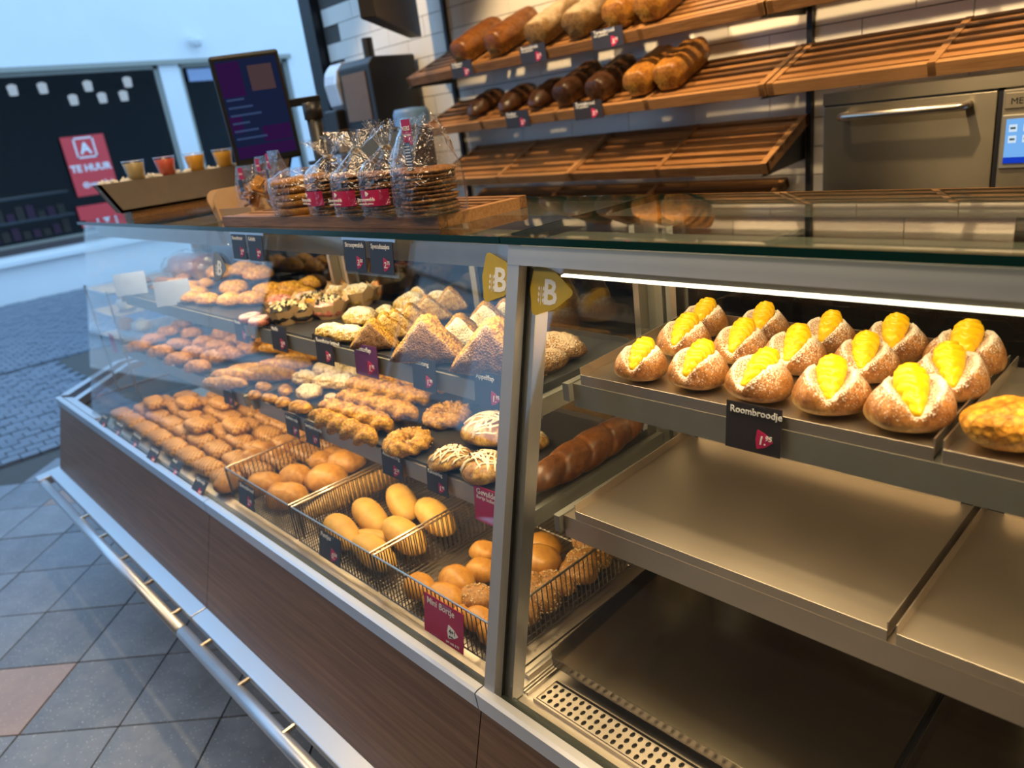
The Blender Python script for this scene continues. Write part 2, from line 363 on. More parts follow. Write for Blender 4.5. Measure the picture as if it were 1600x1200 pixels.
# red letting posters
def text(body, size, parent, loc, rot, mat, name='lettering', ext=.0003, align='LEFT', shear=0, bold=0):
    c = bpy.data.curves.new(name, 'FONT'); c.body = body; c.size = size; c.extrude = ext; c.align_x = align; c.shear = shear; c.offset = bold; c.resolution_u = 2
    c.materials.append(mat); o = bpy.data.objects.new(name, c); link(o, parent); o.location = loc; o.rotation_euler = rot; return o
def poster(name, y, z, w, h, label, full=True):
    root = MB().box((-.005, -w/2, -h/2), (.005, w/2, h/2)).obj(name, M['red'], loc=(XF-.03, y, z)); tag(root, label, 'poster')
    rt = (PI/2, 0, PI/2)
    if full:
        lg = MB(); s = .13
        for a, b in (((-s, .10), (s, .12)), ((-s, .35), (s, .37)), ((-s, .10), (-s+.02, .37)), ((s-.02, .10), (s, .37))): lg.box((.006, a[0], a[1]), (.008, b[0], b[1]))
        lg.obj('logo_frame', M['white'], root)
        text('A', .2, root, (.007, 0, .16), rt, M['white'], align='CENTER', bold=.006)
        text('TE HUUR', .125, root, (.007, 0, -.07), rt, M['white'], align='CENTER', bold=.004)
        text('@vansoll.nl', .085, root, (.007, .03, -.27), rt, M['white'], align='CENTER', bold=.002)
    return root
poster('letting_poster', 3.16, 1.585, .55, .78, 'red letting poster with TE HUUR lettering on the window across the street')
poster('red_poster', 5.85, 1.35, .5, .55, 'red poster on the door glass across the street, behind the till screen', False)
poster('red_notice', 3.1, .93, .55, .28, 'low red notice on the window across the street, under the letting poster', False)
tag(MB().lathe([(.0, -.09), (.06, -.07), (.09, 0), (.09, .05), (.03, .06)], 14).obj('dome_camera', M['plaster'], loc=(XF+.12, 5.0, 3.08), smooth=True), 'white dome camera high on the white facade across the street', 'camera')
tag(MB().box((-.03, 0, 0), (.0, .45, .17)).obj('door_sign', M['palecard'], loc=(XF-.02, 4.82, 2.56)), 'pale sign at the top of the door glass across the street', 'sign')
# ---------------------------------------------------------------- display counter
G0 = (.53, .672); G1 = (.70, 1.337)
def gy(z): return G0[0]+(z-G0[1])*(G1[0]-G0[0])/(G1[1]-G0[1])
def slab(x0, x1, z0, z1, t=.006, off=0):
    m = MB(); m.prism([(gy(z0)+off, z0), (gy(z0)+off+t, z0), (gy(z1)+off+t, z1), (gy(z1)+off, z1)], x0, x1); return m
XR = .42
SH = {'top': (.75, 1.035, 1.088), 'mid': (.70, 1.035, .910)}
SHR = {'top': (.75, 1.02, 1.125), 'mid': (.70, 1.02, .925)}
def case(x0, x1, name, label, door=False, end=None):
    r = empty(name, (0, 0, 0), 0, label, 'display case', 'glass display cases of the bakery counter')
    e = .0012; px0 = end if end else x0
    pan = [(.520, .650), (.445, .402), (.465, .402), (.538, .645)]
    MB().prism(pan, px0+e, x1-e).obj('front_panel', M['panelwood'], r)
    MB().prism([(.514, .650), (.512, .682), (.518, .684), (.530, .684), (.530, .645), (.520, .645)], px0+e, x1-e).obj('sill_rail', M['alu'], r)
    MB().box((px0+e, .5305, .652), (x1-e, .554, .668)).obj('gasket', M['gasket'], r)
    d = MB().box((x0+.002, .5545, .652), (x1-.002, 1.075, .660))
    d.obj('bottom_deck', M['steel_x'], r)
    body = MB().prism([(.475, .41), (.545, .64), (1.08, .64), (1.08, .36), (.475, .36)], px0+.004, x1-.004)
    body.box((x0+.05, .72, .0), (x1-.004, 1.05, .36)).obj('body', M['dark'], r)
    MB().prism([(.402, .375), (.402, .398), (.446, .402), (.446, .375)], px0+e, x1-e).obj('kick_ledge', M['alu'], r, bevel=.003)
    MB().tube([(px0-.02 if end else x0+.004, .372, .372), (x1-.004, .372, .372)], .0165, 14).obj('bumper_tube', M['alu'], r, smooth=True)
    for k in range(5):
        xb = x0+.12+(x1-x0-.2)*k/4.0
        MB().tube([(xb, .376, .383), (xb, .408, .385)], .006, 8).obj('bolt', M['steel'], r)
    if end:
        MB().prism([(.356, .36), (.356, .392), (.452, .400), (.452, .36)], px0-.03, px0+.03).obj('bumper_end', M['alu'], r, bevel=.004)
        poly = [(-3.315, .53), (-3.63, .83), (-3.63, 1.3), (-3.60, 1.3), (-3.60, .845), (-3.285, .555)]
        MB().extrz(poly, .645, .684).obj('end_rail', M['alu'], r)
        MB().extrz([(-3.24, .56), (-3.57, .86), (-3.57, 1.3), (-3.545, 1.3), (-3.545, .87), (-3.19, .56)], .645, .676).obj('end_rail', M['alu'], r)
        MB().box((-3.305, .56, .38), (-3.29, 1.08, .645)).obj('end_panel', M['panelwood'], r)
        MB().extrz([(-3.285, .535), (-3.24, .56), (-2.86, .56), (-2.86, .535)], .645, .680).obj('corner_plate', M['alu'], r)
        MB().extrz([(-3.19, .5545), (-3.55, .87), (-3.55, 1.3), (-2.86, 1.3), (-2.86, .5545)], .50, .508).obj('end_tray', M['steel'], r)
    # glazing
    zt = 1.337
    if door:
        w = .026
        slab(x0+.010, x1-.01, .676, zt-.012, .005, .012).obj('front_glass', M['glass'], r)
        fr = MB()
        for (a, b, c, d_) in ((x0+.003, x0+w, .668, 1.334), (x1-w, x1-.003, .668, 1.334)):
            MB().prism([(gy(c)-.004, c), (gy(c)+.012, c), (gy(d_)+.012, d_), (gy(d_)-.004, d_)], a, b).obj('door_stile', M['alu_frame'], r)
        z0 = 1.334-.026
        MB().prism([(gy(z0)-.0045, z0), (gy(z0)+.012, z0), (gy(1.334)+.012, 1.334), (gy(1.334)-.0045, 1.334)], x0+.003, x1-.003).obj('door_rail', M['alu_frame'], r)
        MB().prism([(gy(.668)+.013, .668), (gy(.668)+.030, .668), (gy(1.33)+.030, 1.33), (gy(1.33)+.013, 1.33)], x0+.017, x0+.0245).obj('black_gasket', M['black'], r)
        MB().prism([(gy(.668)+.0185, .662), (gy(.668)+.044, .662), (gy(1.30)+.044, 1.30), (gy(1.30)+.0185, 1.30)], x0+.025, x0+.042).obj('inner_stile', M['alu'], r)
    else:
        slab(x0+.0015, x1-.0015, .674, zt-.002, .006).obj('front_glass', M['glass'], r)
    tg = MB(); a = (x0+.001, .682, 1.3375); b = (x1-.001, 1.045, 1.3475); tg.box(a, b); tg.m = [0, 0, 1, 1, 1, 1]
    tg.obj('top_glass', [M['glass_top'], M['glass_edge']], r)
    MB().prism([(.735, 1.288), (.728, 1.326), (.735, 1.333), (.80, 1.333), (.80, 1.30)], x0+.02, x1-.02).obj('lamp_housing', M['alu_dull'], r)
    MB().prism([(.7335, 1.2835), (.7335, 1.2856), (.752, 1.288), (.752, 1.2845)] if door else [(.755, 1.2875), (.755, 1.292), (.775, 1.2955), (.775, 1.291)], x0+.06, x1-.03).obj('lamp_strip', M['led'], r)
    area('led_tube', ((x0+x1)/2, .745, 1.278), ((x0+x1)/2, .86, .8), x1-x0-.12, LED_E*(.72 if door else 1), (1, .74, .40), .014)
    # back: posts, rails and dark sliding glass
    bk = MB(); y0, y1 = 1.05, 1.07
    for xa in ((x0+.004, x0+.03), (x1-.03, x1-.004)): bk.box((xa[0], y0, .66), (xa[1], y1, 1.336))
    bk.box((x0+.03, y0, 1.31), (x1-.03, y1, 1.336)); bk.box((x0+.03, y0, .66), (x1-.03, y1, .69)); bk.obj('rear_frame', M['alu_dull'], r)
    xm = (x0+x1)/2
    for k, (xa, xb) in enumerate(((x0+.03, xm+.02), (xm-.02, x1-.03))):
        yy = 1.054+k*.008
        dr = MB().box((xa, yy, .69), (xb, yy+.004, 1.31)).obj('rear_door', M['glass_rear'], r)
        [MB().box((q, yy-.003, .69), (q+.018, yy+.005, 1.31)).obj('edge_profile', M['alu_dull'], dr) for q in (xa, xb-.018)]
    S = SHR if door else SH
    for k_, pw in (('top', 1.5 if door else 2.0), ('mid', .9 if door else 2.7)):
        yf, yb, z = S[k_]; xc = (x0+x1)/2
        MB().prism([(yf+.003, z-.026), (yf+.003, z-.013), (yf+.016, z-.013), (yf+.016, z-.022)], x0+.06, x1-.05).obj('under_shelf_lamp', M['led_dim'], r)
        area('shelf_tube', (xc, yf+.012, z-.03), (xc, yf+.13, z-.22), x1-x0-.14, pw, (1, .72, .38), .010)
    for k, (yf, yb, z) in S.items():
        xa, xb = (x0+.045, x1-.02) if door else (x0+.03, x1-.03)
        s = MB(); s.box((xa, yf+.002, z-.012), (xb, yb, z-.008)); s.box((xa, yf, z-.045), (xb, yf+.002, z-.008))
        s.obj('shelf', M['alu_dull'] if k == 'top' else M['steel_x'], r)
        for xs in (xa-.012, xb):
            MB().box((xs, yf-.01, z-.034), (xs+.012, yb+.012, z-.006)).obj('shelf_rail', M['alu_dull'], r)
    for xs in (x0+.033, x1-.045):
        MB().box((xs, 1.022, .66), (xs+.012, 1.048, 1.30)).obj('rear_post', M['steel'], r)
    return r
CL = case(-2.885, -1.818, 'display_case', 'glass counter case at the street end full of puff pastries', end=-3.31)
CM = case(-1.818, -.762, 'display_case', 'glass counter case holding wire baskets of rolls, beside the framed case')
CRR = case(-.762, XR, 'display_case', 'glass counter case with grey metal door frame and steel trays', door=True)
# divider pane between the basket case and the framed case
dv = MB().extrz([(-.7445, .60), (-.7445, 1.02), (-.7405, 1.02), (-.7405, .60)], .664, 1.28)
dv = MB().prism([(gy(.668)+.05, .668), (gy(1.27)+.05, 1.27), (1.018, 1.27), (1.018, .668)], -.744, -.739).obj('divider_glass', M['glass'], CRR)
MB().prism([(.60, .660), (.60, .668), (1.02, .668), (1.02, .660)], -.748, -.735).obj('divider_channel', M['steel'], CRR)
for k, x in enumerate((-.728, -.722, -.716)): MB().box((x, .575, .660), (x+.0025, 1.02, .665)).obj('track_ridge', M['steel'], CRR)
# left end pane of the counter
MB().prism([(gy(.68)+.008, .68), (gy(1.33)+.008, 1.33), (1.04, 1.33), (1.04, .68)], -2.885, -2.879).obj('end_glass', M['glass'], CL)
# air grille in the deck of the framed case
gr = MB(); gx0, gx1, gy0, gy1 = -.695, XR-.1, .575, .622
nx = int((gx1-gx0)/.0135); rows = 3; cw = (gx1-gx0)/nx; ch = (gy1-gy0-.006)/rows
for i in range(nx):
    for j in range(rows):
        cx = gx0+(i+.5)*cw; cy = gy0+.003+(j+.5)*ch
        o = [(cx+s*cw/2, cy+t*ch/2) for s, t in ((1, 0), (1, 1), (0, 1), (-1, 1), (-1, 0), (-1, -1), (0, -1), (1, -1))]
        q = [(cx+.0036*math.cos(2*PI*a/8), cy+.0052*math.sin(2*PI*a/8)) for a in range(8)]
        z = .6645
        gr.add([(p[0], p[1], z) for p in o]+[(p[0], p[1], z) for p in q]+[(p[0], p[1], z-.003) for p in q],
               [(a, (a+1) % 8, 8+(a+1) % 8, 8+a) for a in range(8)]+[(8+a, 8+(a+1) % 8, 16+(a+1) % 8, 16+a) for a in range(8)])
GR = gr.obj('air_grille', M['steel_x'], CRR)
MB().box((gx0, gy0, .6602), (gx1, gy1, .6608)).obj('grille_dark_sheet', M['black'], GR)  # black sheet in place of the shade under the holes
MB().box((gx0-.003, gy0-.003, .6602), (gx1, gy0, .6665)).box((gx0-.003, gy1, .6602), (gx1, gy1+.003, .6665)).box((gx0-.003, gy0, .6602), (gx0, gy1, .6665)).obj('grille_rim', M['steel_x'], GR)
# loose trays of the framed case
def tray(name, x0, x1, y0, y1, z, label, group, lipF=.006, lipS=.016, lipB=.027, tilt=0, mat='steel_x', side=True):
    r = empty(name, (x0, y0, z), 0, label, 'tray', group); r.rotation_euler = (tilt, 0, 0); L = x1-x0; D = y1-y0
    MB().box((0, 0, 0), (L, D, .0015)).obj('tray_base', M[mat], r)
    MB().box((-.001, -.0015, -.012), (L+.001, 0, lipF)).obj('front_lip', M[mat], r, bevel=.0005)
    MB().extr([(.02, 0), (.02, lipB*.7), (.03, lipB), (L-.03, lipB), (L-.02, lipB*.7), (L-.02, 0)], D-.002, D).obj('rear_lip', M[mat], r)
    if side:
        MB().box((-.0018, 0, -.004), (0, D, lipS)).obj('side_lip', M[mat], r, bevel=.0005)
        MB().box((L, 0, -.004), (L+.0015, D, lipS)).obj('side_lip', M[mat], r)
    return r
tl = R(2.2)
tray('steel_tray', -.700, -.226, .752, 1.005, 1.1275, 'steel tray carrying the custard buns on the top shelf', 'steel trays', tilt=tl)
tray('steel_tray', -.216, .28, .752, 1.005, 1.1275, 'steel tray on the top shelf beside the custard buns, holding one pie slice', 'steel trays', tilt=tl)
tray('steel_tray', -.692, -.243, .702, 1.005, .926, 'empty steel tray on the middle shelf of the framed case, beside the divider pane', 'steel trays', tilt=R(1.6))
tray('steel_tray', -.232, .26, .702, 1.005, .926, 'second empty steel tray on the middle shelf, away from the divider pane', 'steel trays', tilt=R(1.6))
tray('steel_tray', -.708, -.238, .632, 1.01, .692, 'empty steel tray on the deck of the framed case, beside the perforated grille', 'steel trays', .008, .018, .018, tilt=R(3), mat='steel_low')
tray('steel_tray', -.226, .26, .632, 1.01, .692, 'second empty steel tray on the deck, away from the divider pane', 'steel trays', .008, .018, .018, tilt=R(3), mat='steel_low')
for i, x in enumerate((-.70, -.24, .24)):
    tag(MB().box((x, .65, .661), (x+.012, 1.0, .689)).obj('tray_support', M['dark']), 'dark support bar under the deck trays, %s from the divider pane' % ordn(i), 'support', 'tray supports')
# trays in the basket case and the street-end case
def darktray(x0, x1, S, label, mat='dark'):
    yf, yb, z = S; r = tray('baking_tray', x0, x1, yf+.006, yb-.012, z-.006, label, 'trays in the glass cases', .004, .012, .012, mat=mat); return r
M['darktray'] = plain('dark_baking_tray', (.055, .055, .06), .4, .5)
yf, yb, z = SH['mid']
darktray(-1.205, -.80, SH['mid'], 'dark baking tray under the ring pastries on the middle shelf', 'darktray')
darktray(-1.52, -1.217, SH['mid'], 'dark baking tray under the twisted cheese sticks', 'darktray')
darktray(-1.77, -1.532, SH['mid'], 'dark baking tray under the nut pastries on the middle shelf', 'darktray')
darktray(-2.35, -1.86, SH['mid'], 'dark baking tray near the middle joint in the street-end case', 'darktray')
darktray(-2.82, -2.365, SH['mid'], 'dark baking tray at the far end of the street-end case', 'darktray')
darktray(-1.77, -1.52, SH['top'], 'dark tray under the doughnuts on the top shelf', 'darktray')
darktray(-1.51, -.80, SH['top'], 'dark tray under the sugared turnovers on the top shelf', 'darktray')
darktray(-2.34, -1.86, SH['top'], 'dark tray under the cheese rolls on the top shelf', 'darktray')
darktray(-2.84, -2.35, SH['top'], 'dark tray at the far end of the top shelf', 'darktray')
# ---------------------------------------------------------------- wire baskets
def basket(x0, x1, y0, y1, zb, h, label, step=.0115):
    r = empty('wire_basket', ((x0+x1)/2, (y0+y1)/2, zb), 0, label, 'basket', 'wire baskets on the deck')
    a, b = (x1-x0)/2, (y1-y0)/2; rim = MB()
    c = [(-a, -b), (a, -b), (a, b), (-a, b)]
    rim.tube([(p[0], p[1], h) for p in c], .0026, 6, closed=True); rim.obj('rim', M['steel'], r)
    low = MB(); low.tube([(p[0], p[1], 0) for p in c], .002, 6, closed=True)
    for p in c: low.tube([(p[0], p[1], 0), (p[0], p[1], h)], .0022, 6)
    for q in (-.33, .33): low.bar((a*2*q, -b, .002), (a*2*q, b, .002), .003); low.bar((-a, b*2*q, -.002), (a, b*2*q, -.002), .003)
    low.obj('basket_frame', M['wire'], r)
    sw = MB(); n = int(2*a/step)
    for i in range(1, n):
        x = -a+2*a*i/n; sw.bar((x, -b, 0), (x, -b, h), .0018); sw.bar((x, b, 0), (x, b, h), .0018)
    n = int(2*b/step)
    for i in range(1, n):
        y = -b+2*b*i/n; sw.bar((-a, y, 0), (-a, y, h), .0018); sw.bar((a, y, 0), (a, y, h), .0018)
    tag(sw.obj('side_wires', M['wire'], r), kind='stuff')
    bw = MB(); n = int(2*a/.012)
    for i in range(1, n): x = -a+2*a*i/n; bw.bar((x, -b, .001), (x, b, .001), .0018)
    tag(bw.obj('floor_wires', M['wire'], r), kind='stuff'); return r
basket(-1.79, -1.452, .578, 1.0, .672, .086, 'wire basket of round loaves, nearest the street')
basket(-1.438, -1.127, .578, 1.0, .672, .086, 'middle wire basket, holding soft long rolls')
basket(-1.115, -.785, .578, 1.0, .672, .086, 'wire basket of seeded rolls beside the divider pane')
# ---------------------------------------------------------------- wall shelves
def bread_shelf(x0, x1, zF, zB, label, yF=2.188, yB=2.462, n=5):
    a = math.atan2(zB-zF, yB-yF); D = math.hypot(zB-zF, yB-yF); L = x1-x0
    r = empty('bread_shelf', (x0, yF, zF), 0, label, 'shelf', 'slatted wooden bread shelves'); r.rotation_euler = (a, 0, 0)
    MB().box((0, 0, -.036), (L, .020, 0)).obj('front_board', M['slat2'], r, bevel=.0015)
    MB().box((0, D-.02, -.03), (L, D, 0)).obj('back_board', M['slat2'], r)
    sm = MB().box((0, 0, -.014), (L, .027, 0)).mesh('slat', M['slat'])
    for k in range(n):
        y = .03+k*(D-.062)/(n-.35); inst('slat', sm, r, (0, y, -.001))
    nc = max(3, int(L/.42)+1); cm = MB().box((0, 0, -.034), (.02, D-.001, .002)).mesh('cross_rail', M['slat2'])
    for k in range(nc): inst('cross_rail', cm, r, ((L-.02)*k/(nc-1), 0, 0))
    return r
XJ = -1.183
LV = [(1.714, 1.822, 'top'), (1.493, 1.597, 'second'), (1.265, 1.386, 'third'), (1.075, 1.188, 'lowest')]
bread_shelf(-2.93, XJ-.004, *LV[0][:2], 'slatted wooden shelf, topmost on the tiled wall, carrying tin loaves')
bread_shelf(XJ+.004, .6, *LV[0][:2], 'slatted wooden shelf, topmost, running on above the steel oven')
bread_shelf(-2.90, XJ-.004, *LV[1][:2], 'slatted wooden shelf, second from top, carrying split loaves')
bread_shelf(XJ+.004, .6, *LV[1][:2], 'empty slatted wooden shelf directly over the steel oven')
bread_shelf(-2.82, -2.002, *LV[2][:2], 'empty slatted wooden shelf, third down, toward the street')
bread_shelf(-1.998, XJ, *LV[2][:2], 'empty slatted wooden shelf, third down, ending beside the oven')
bread_shelf(-2.80, -1.25, *LV[3][:2], 'lowest slatted wooden shelf just above the counter top')
# brackets
for i, (zf, zb, nme) in enumerate(LV[:3]):
    for j, x in enumerate((-1.2, -2.94)):
        tag(MB().prism([(2.20, zf-.04), (2.47, zb-.035), (2.47, zb-.14)], x-.006, x+.006).obj('shelf_bracket', M['black']), 'black bracket under the %s wall shelf, %s' % (nme, ['beside the oven', 'at its street end'][j]), 'bracket', 'shelf brackets')
# ---------------------------------------------------------------- oven
ov = empty('oven', (0, 0, 0), 0, 'stainless steel counter oven with tubular handle under the wooden shelf', 'oven')
YO = 2.20
MB().box((-1.014, YO+.012, 1.02), (.35, 2.48, 1.448)).obj('oven_body', M['steel_v'], ov, bevel=.002)
MB().box((-1.012, YO, 1.416), (.35, YO+.012, 1.448)).obj('top_trim', M['steel_v'], ov)
MB().box((-1.010, YO+.0, 1.03), (-.578, YO+.012, 1.410)).obj('oven_door', M['steel_v'], ov, bevel=.002)
MB().box((-.577, YO+.004, 1.03), (-.567, YO+.013, 1.416)).box((-1.01, YO+.004, 1.4105), (-.567, YO+.013, 1.4155)).obj('door_gap', M['black'], ov)
cp = MB().box((-.5665, YO, 1.03), (.35, YO+.012, 1.410)).obj('control_panel', M['steel_v'], ov, bevel=.002)
hb = MB(); hb.tube([(-.945, YO, 1.385), (-.945, YO-.035, 1.383), (-.93, YO-.045, 1.383), (-.655, YO-.045, 1.383), (-.64, YO-.035, 1.383), (-.64, YO, 1.385)], .0105, 12)
hb.obj('door_handle', M['steel'], ov, smooth=True)
MB().box((-.560, YO-.004, 1.366), (-.36, YO, 1.402)).obj('name_plate', M['steel_v'], ov, bevel=.001)
text('MERRYCHEF', .021, ov, (-.548, YO-.0045, 1.376), (PI/2, 0, 0), M['black'])
MB().box((-.562, YO-.006, 1.225), (-.33, YO, 1.352)).obj('screen_frame', M['alu_dull'], ov, bevel=.002)
sc = MB().box((-.552, YO-.0075, 1.238), (-.34, YO-.006, 1.342)).obj('oven_screen', emit('oven_screen_blue', (.20, .48, .95), .9), ov)
MB().box((-.552, YO-.0085, 1.238), (-.34, YO-.0075, 1.252)).obj('screen_bar', emit('oven_screen_bar', (.01, .05, .55), .9), sc)
ic = MB(); dk = MB()
for i in range(3):
    for j in range(2):
        x = -.545+i*.03; z = 1.312-j*.026; ic.box((x, YO-.0085, z), (x+.017, YO-.0076, z+.017)); dk.box((x+.003, YO-.009, z+.006), (x+.014, YO-.0086, z+.011))
ic.obj('icon', emit('icon_white', (.7, .85, 1), .9), sc); dk.obj('icon_mark', emit('icon_dark', (.08, .12, .12), .8), sc)
# worktop below the shelves and behind the counter
tag(MB().box((-4.0, 2.05, .98), (-1.05, 2.47, 1.02)).box((-4.0, 2.1, 0), (-1.05, 2.47, .98)).obj('back_counter', M['dark']), 'dark worktop along the tiled wall under the bread shelves', 'counter')
tag(MB().box((-1.03, 2.12, 0), (.4, 2.47, 1.02)).obj('oven_stand', M['dark']), 'dark cabinet that the steel oven stands on', 'cabinet')
tag(MB().box((-4.0, 1.35, 0), (-2.55, 1.75, .98)).obj('till_counter', M['dark']), 'dark till counter behind the case at the street end', 'counter')
# ---------------------------------------------------------------- baked goods: shapes
def surf(f, nu, nv, amp=0, fr=30, seed=0, amp2=0, fr2=120):
    m = MB(); vs = []; off = Vector((seed*7.3, seed*3.1, seed*1.7))
    for i in range(nv+1):
        for j in range(nu):
            p = Vector(f(2*PI*j/nu, i/nv))
            if amp or amp2:
                n = p.copy(); n.z -= .01; n = n.normalized() if n.length > 1e-6 else Vector((0, 0, 1))
                p = p+n*(noise.noise(p*fr+off)*amp+(noise.noise(p*fr2+off)*amp2 if amp2 else 0))
            vs.append(p)
    fs = [(i*nu+j, i*nu+(j+1) % nu, (i+1)*nu+(j+1) % nu, (i+1)*nu+j) for i in range(nv) for j in range(nu)]
    m.add(vs, fs); m.f += [tuple(range(nu-1, -1, -1)), tuple(nv*nu+j for j in range(nu))]; m.m += [0, 0]; return m
def sg(x, p): return math.copysign(abs(x)**p, x)
def dome(rx, ry, h, e=1.0, low=.32, ze=1.0):
    def f(u, t):
        v = t*PI*.999+.0005; s = math.sin(v)**.85; c = -math.cos(v)
        z = h*(low+(1-low)*sg(c, ze)) if c > 0 else h*low*(1+c)
        return (rx*sg(math.cos(u), e)*s, ry*sg(math.sin(u), e)*s, z)
    return f
def bun(mat, rx, ry, h, name='bun', amp=.003, e=1.0, seed=0, low=.32, nu=44, nv=24, amp2=0, fr=28, fr2=120, ze=1.0):
    return surf(dome(rx, ry, h, e, low, ze), nu, nv, amp, fr, seed, amp2, fr2).mesh(name, mat, True)
def ring(mat, R0, r, name='ring', twist=0, lobes=3, depth=0, amp=.002, seed=0, sq=.85, nu=14, nv=40, open_=0):
    m = MB(); vs = []; off = Vector((seed*5.1, 1, 2))
    for i in range(nv):
        a = 2*PI*i/nv
        for j in range(nu):
            b = 2*PI*j/nu; rr = r*(1+depth*math.cos(lobes*(b+twist*a)))
            x = R0+rr*math.cos(b); p = Vector((x*math.cos(a), x*math.sin(a), r*sq+rr*sq*math.sin(b)))
            p += p.normalized()*noise.noise(p*60+off)*amp; vs.append(p)
    fs = [(i*nu+j, ((i+1) % nv)*nu+j, ((i+1) % nv)*nu+(j+1) % nu, i*nu+(j+1) % nu) for i in range(nv) for j in range(nu)]
    m.add(vs, fs); return m
def twist(mat, L, r, turns=2.5, name='twist', seed=0, nu=14, nv=44, depth=.32, lobes=2, amp=.002):
    m = MB(); vs = []; off = Vector((seed*3.7, seed, 0))
    for i in range(nv+1):
        t = i/nv; env = min(1, math.sin(PI*min(1, max(0, t)))**.25+.15) if 0 < t < 1 else .35
        x = (t-.5)*L
        for j in range(nu):
            b = 2*PI*j/nu; rr = r*env*(1+depth*math.cos(lobes*b+turns*2*PI*t))
            p = Vector((x, rr*math.cos(b), r*.9+rr*.85*math.sin(b))); p += Vector((0, 1, 1))*noise.noise(p*70+off)*amp; vs.append(p)
    fs = [(i*nu+j, i*nu+(j+1) % nu, (i+1)*nu+(j+1) % nu, (i+1)*nu+j) for i in range(nv) for j in range(nu)]
    m.add(vs, fs); m.f += [tuple(range(nu-1, -1, -1)), tuple(nv*nu+j for j in range(nu))]; m.m += [0, 0]; return m.mesh(name, mat, True)
def turnover(mat, s, T, name='turnover', seed=0, amp=.003):
    """rounded triangle standing on its long edge, layered sides"""
    off = Vector((seed*4.4, 2, 1)); ns = (-PI/2, PI/2-R(47), PI/2+R(47)); ds = (.50, .80, .80)
    def tri(u): return sum((max(0, math.cos(u-n))/d)**9 for n, d in zip(ns, ds))**(-1/9)
    m = MB(); vs = []; nu, nv = 40, 16
    for i in range(nv+1):
        v = PI*(i/nv)*.998+.001; rr = math.sin(v)**.38; y = -sg(math.cos(v), .75)*T/2
        for j in range(nu):
            u = 2*PI*j/nu; k = tri(u)*s*rr*.5; k *= 1+.085*math.sin(i*2.4+noise.noise(Vector((math.cos(u), math.sin(u), seed)))*3)*(rr > .8)
            bul = T*.22*max(0, 1-tri(u)*rr*.55)*(1 if y > 0 else -1)
            p = Vector((k*math.cos(u), y+bul, s*.5+k*math.sin(u))); p += Vector((.4, 1, .4))*noise.noise(p*45+off)*amp
            vs.append(p)
    zmin = min(v.z for v in vs); vs = [v-Vector((0, 0, zmin)) for v in vs]
    fs = [(i*nu+j, i*nu+(j+1) % nu, (i+1)*nu+(j+1) % nu, (i+1)*nu+j) for i in range(nv) for j in range(nu)]
    m.add(vs, fs); m.m = [1 if 3 < k//nu < nv-4 else 0 for k in range(len(fs))]; m.f += [tuple(range(nu-1, -1, -1)), tuple(nv*nu+j for j in range(nu))]; m.m += [0, 0]; return m.mesh(name, [mat, B['flaky']], True)
def puff(mat, L, W, H, name='puff_pastry', seed=0, hatch=.0016):
    m = MB(); nu, nv = 44, 14; vs = []; off = Vector((seed*2.2, 0, 5))
    for i in range(nv+1):
        v = PI*(i/nv)*.998+.001; s = math.sin(v)**.45; c = -math.cos(v)
        for j in range(nu):
            u = 2*PI*j/nu; x = L/2*sg(math.cos(u), .45)*s; y = W/2*sg(math.sin(u), .55)*s
            z = H*(.4+.6*sg(c, .8)) if c > 0 else H*.4*(1+c)
            if c > 0: z -= hatch*(abs(math.sin((x+y)*PI/.011))+abs(math.sin((x-y)*PI/.011)))*.7
            z += noise.noise(Vector((x, y, 0))*28+off)*.003; vs.append((x, y, max(0, z)))
    fs = [(i*nu+j, i*nu+(j+1) % nu, (i+1)*nu+(j+1) % nu, (i+1)*nu+j) for i in range(nv) for j in range(nu)]
    m.add(vs, fs); m.f += [tuple(range(nu-1, -1, -1)), tuple(nv*nu+j for j in range(nu))]; m.m += [0, 0]; return m.mesh(name, mat, True)
def tinloaf(mat, W, L, H, name='loaf', seed=0, split=0, amp=.003):
    m = MB(); nu, nv = 34, 22; vs = []; off = Vector((seed*6.1, 3, 1))
    for i in range(nv+1):
        t = i/nv; y = -math.cos(PI*t); e = (1-abs(y)**9)**.35 if abs(y) < 1 else 0; e = max(e, .02)
        for j in range(nu):
            u = 2*PI*j/nu; c, s = math.cos(u), math.sin(u)
            if s < 0: x = W*.41*sg(c, .35); z = H*.42+H*.42*sg(s, .5)
            else: x = W*.54*sg(c, .75); z = H*.42+H*.58*sg(s, .9)
            if split and s > 0: z -= H*.10*math.exp(-(x/(W*.10))**2)
            zc = H*.5; p = Vector((x*(.55+.45*e if e > .3 else e*2), y*L/2, zc+(z-zc)*(.6+.4*e if e > .3 else e*2.4)))
            p += Vector((1, .3, 1))*noise.noise(p*26+off)*amp; vs.append(p)
    zmin = min(v.z for v in vs); vs = [v-Vector((0, 0, zmin)) for v in vs]
    fs = [(i*nu+j, (i+1)*nu+j, (i+1)*nu+(j+1) % nu, i*nu+(j+1) % nu) for i in range(nv) for j in range(nu)]
    m.add(vs, fs); m.f += [tuple(range(nu)), tuple(nv*nu+j for j in range(nu-1, -1, -1))]; m.m += [0, 0]; return m.mesh(name, mat, True)
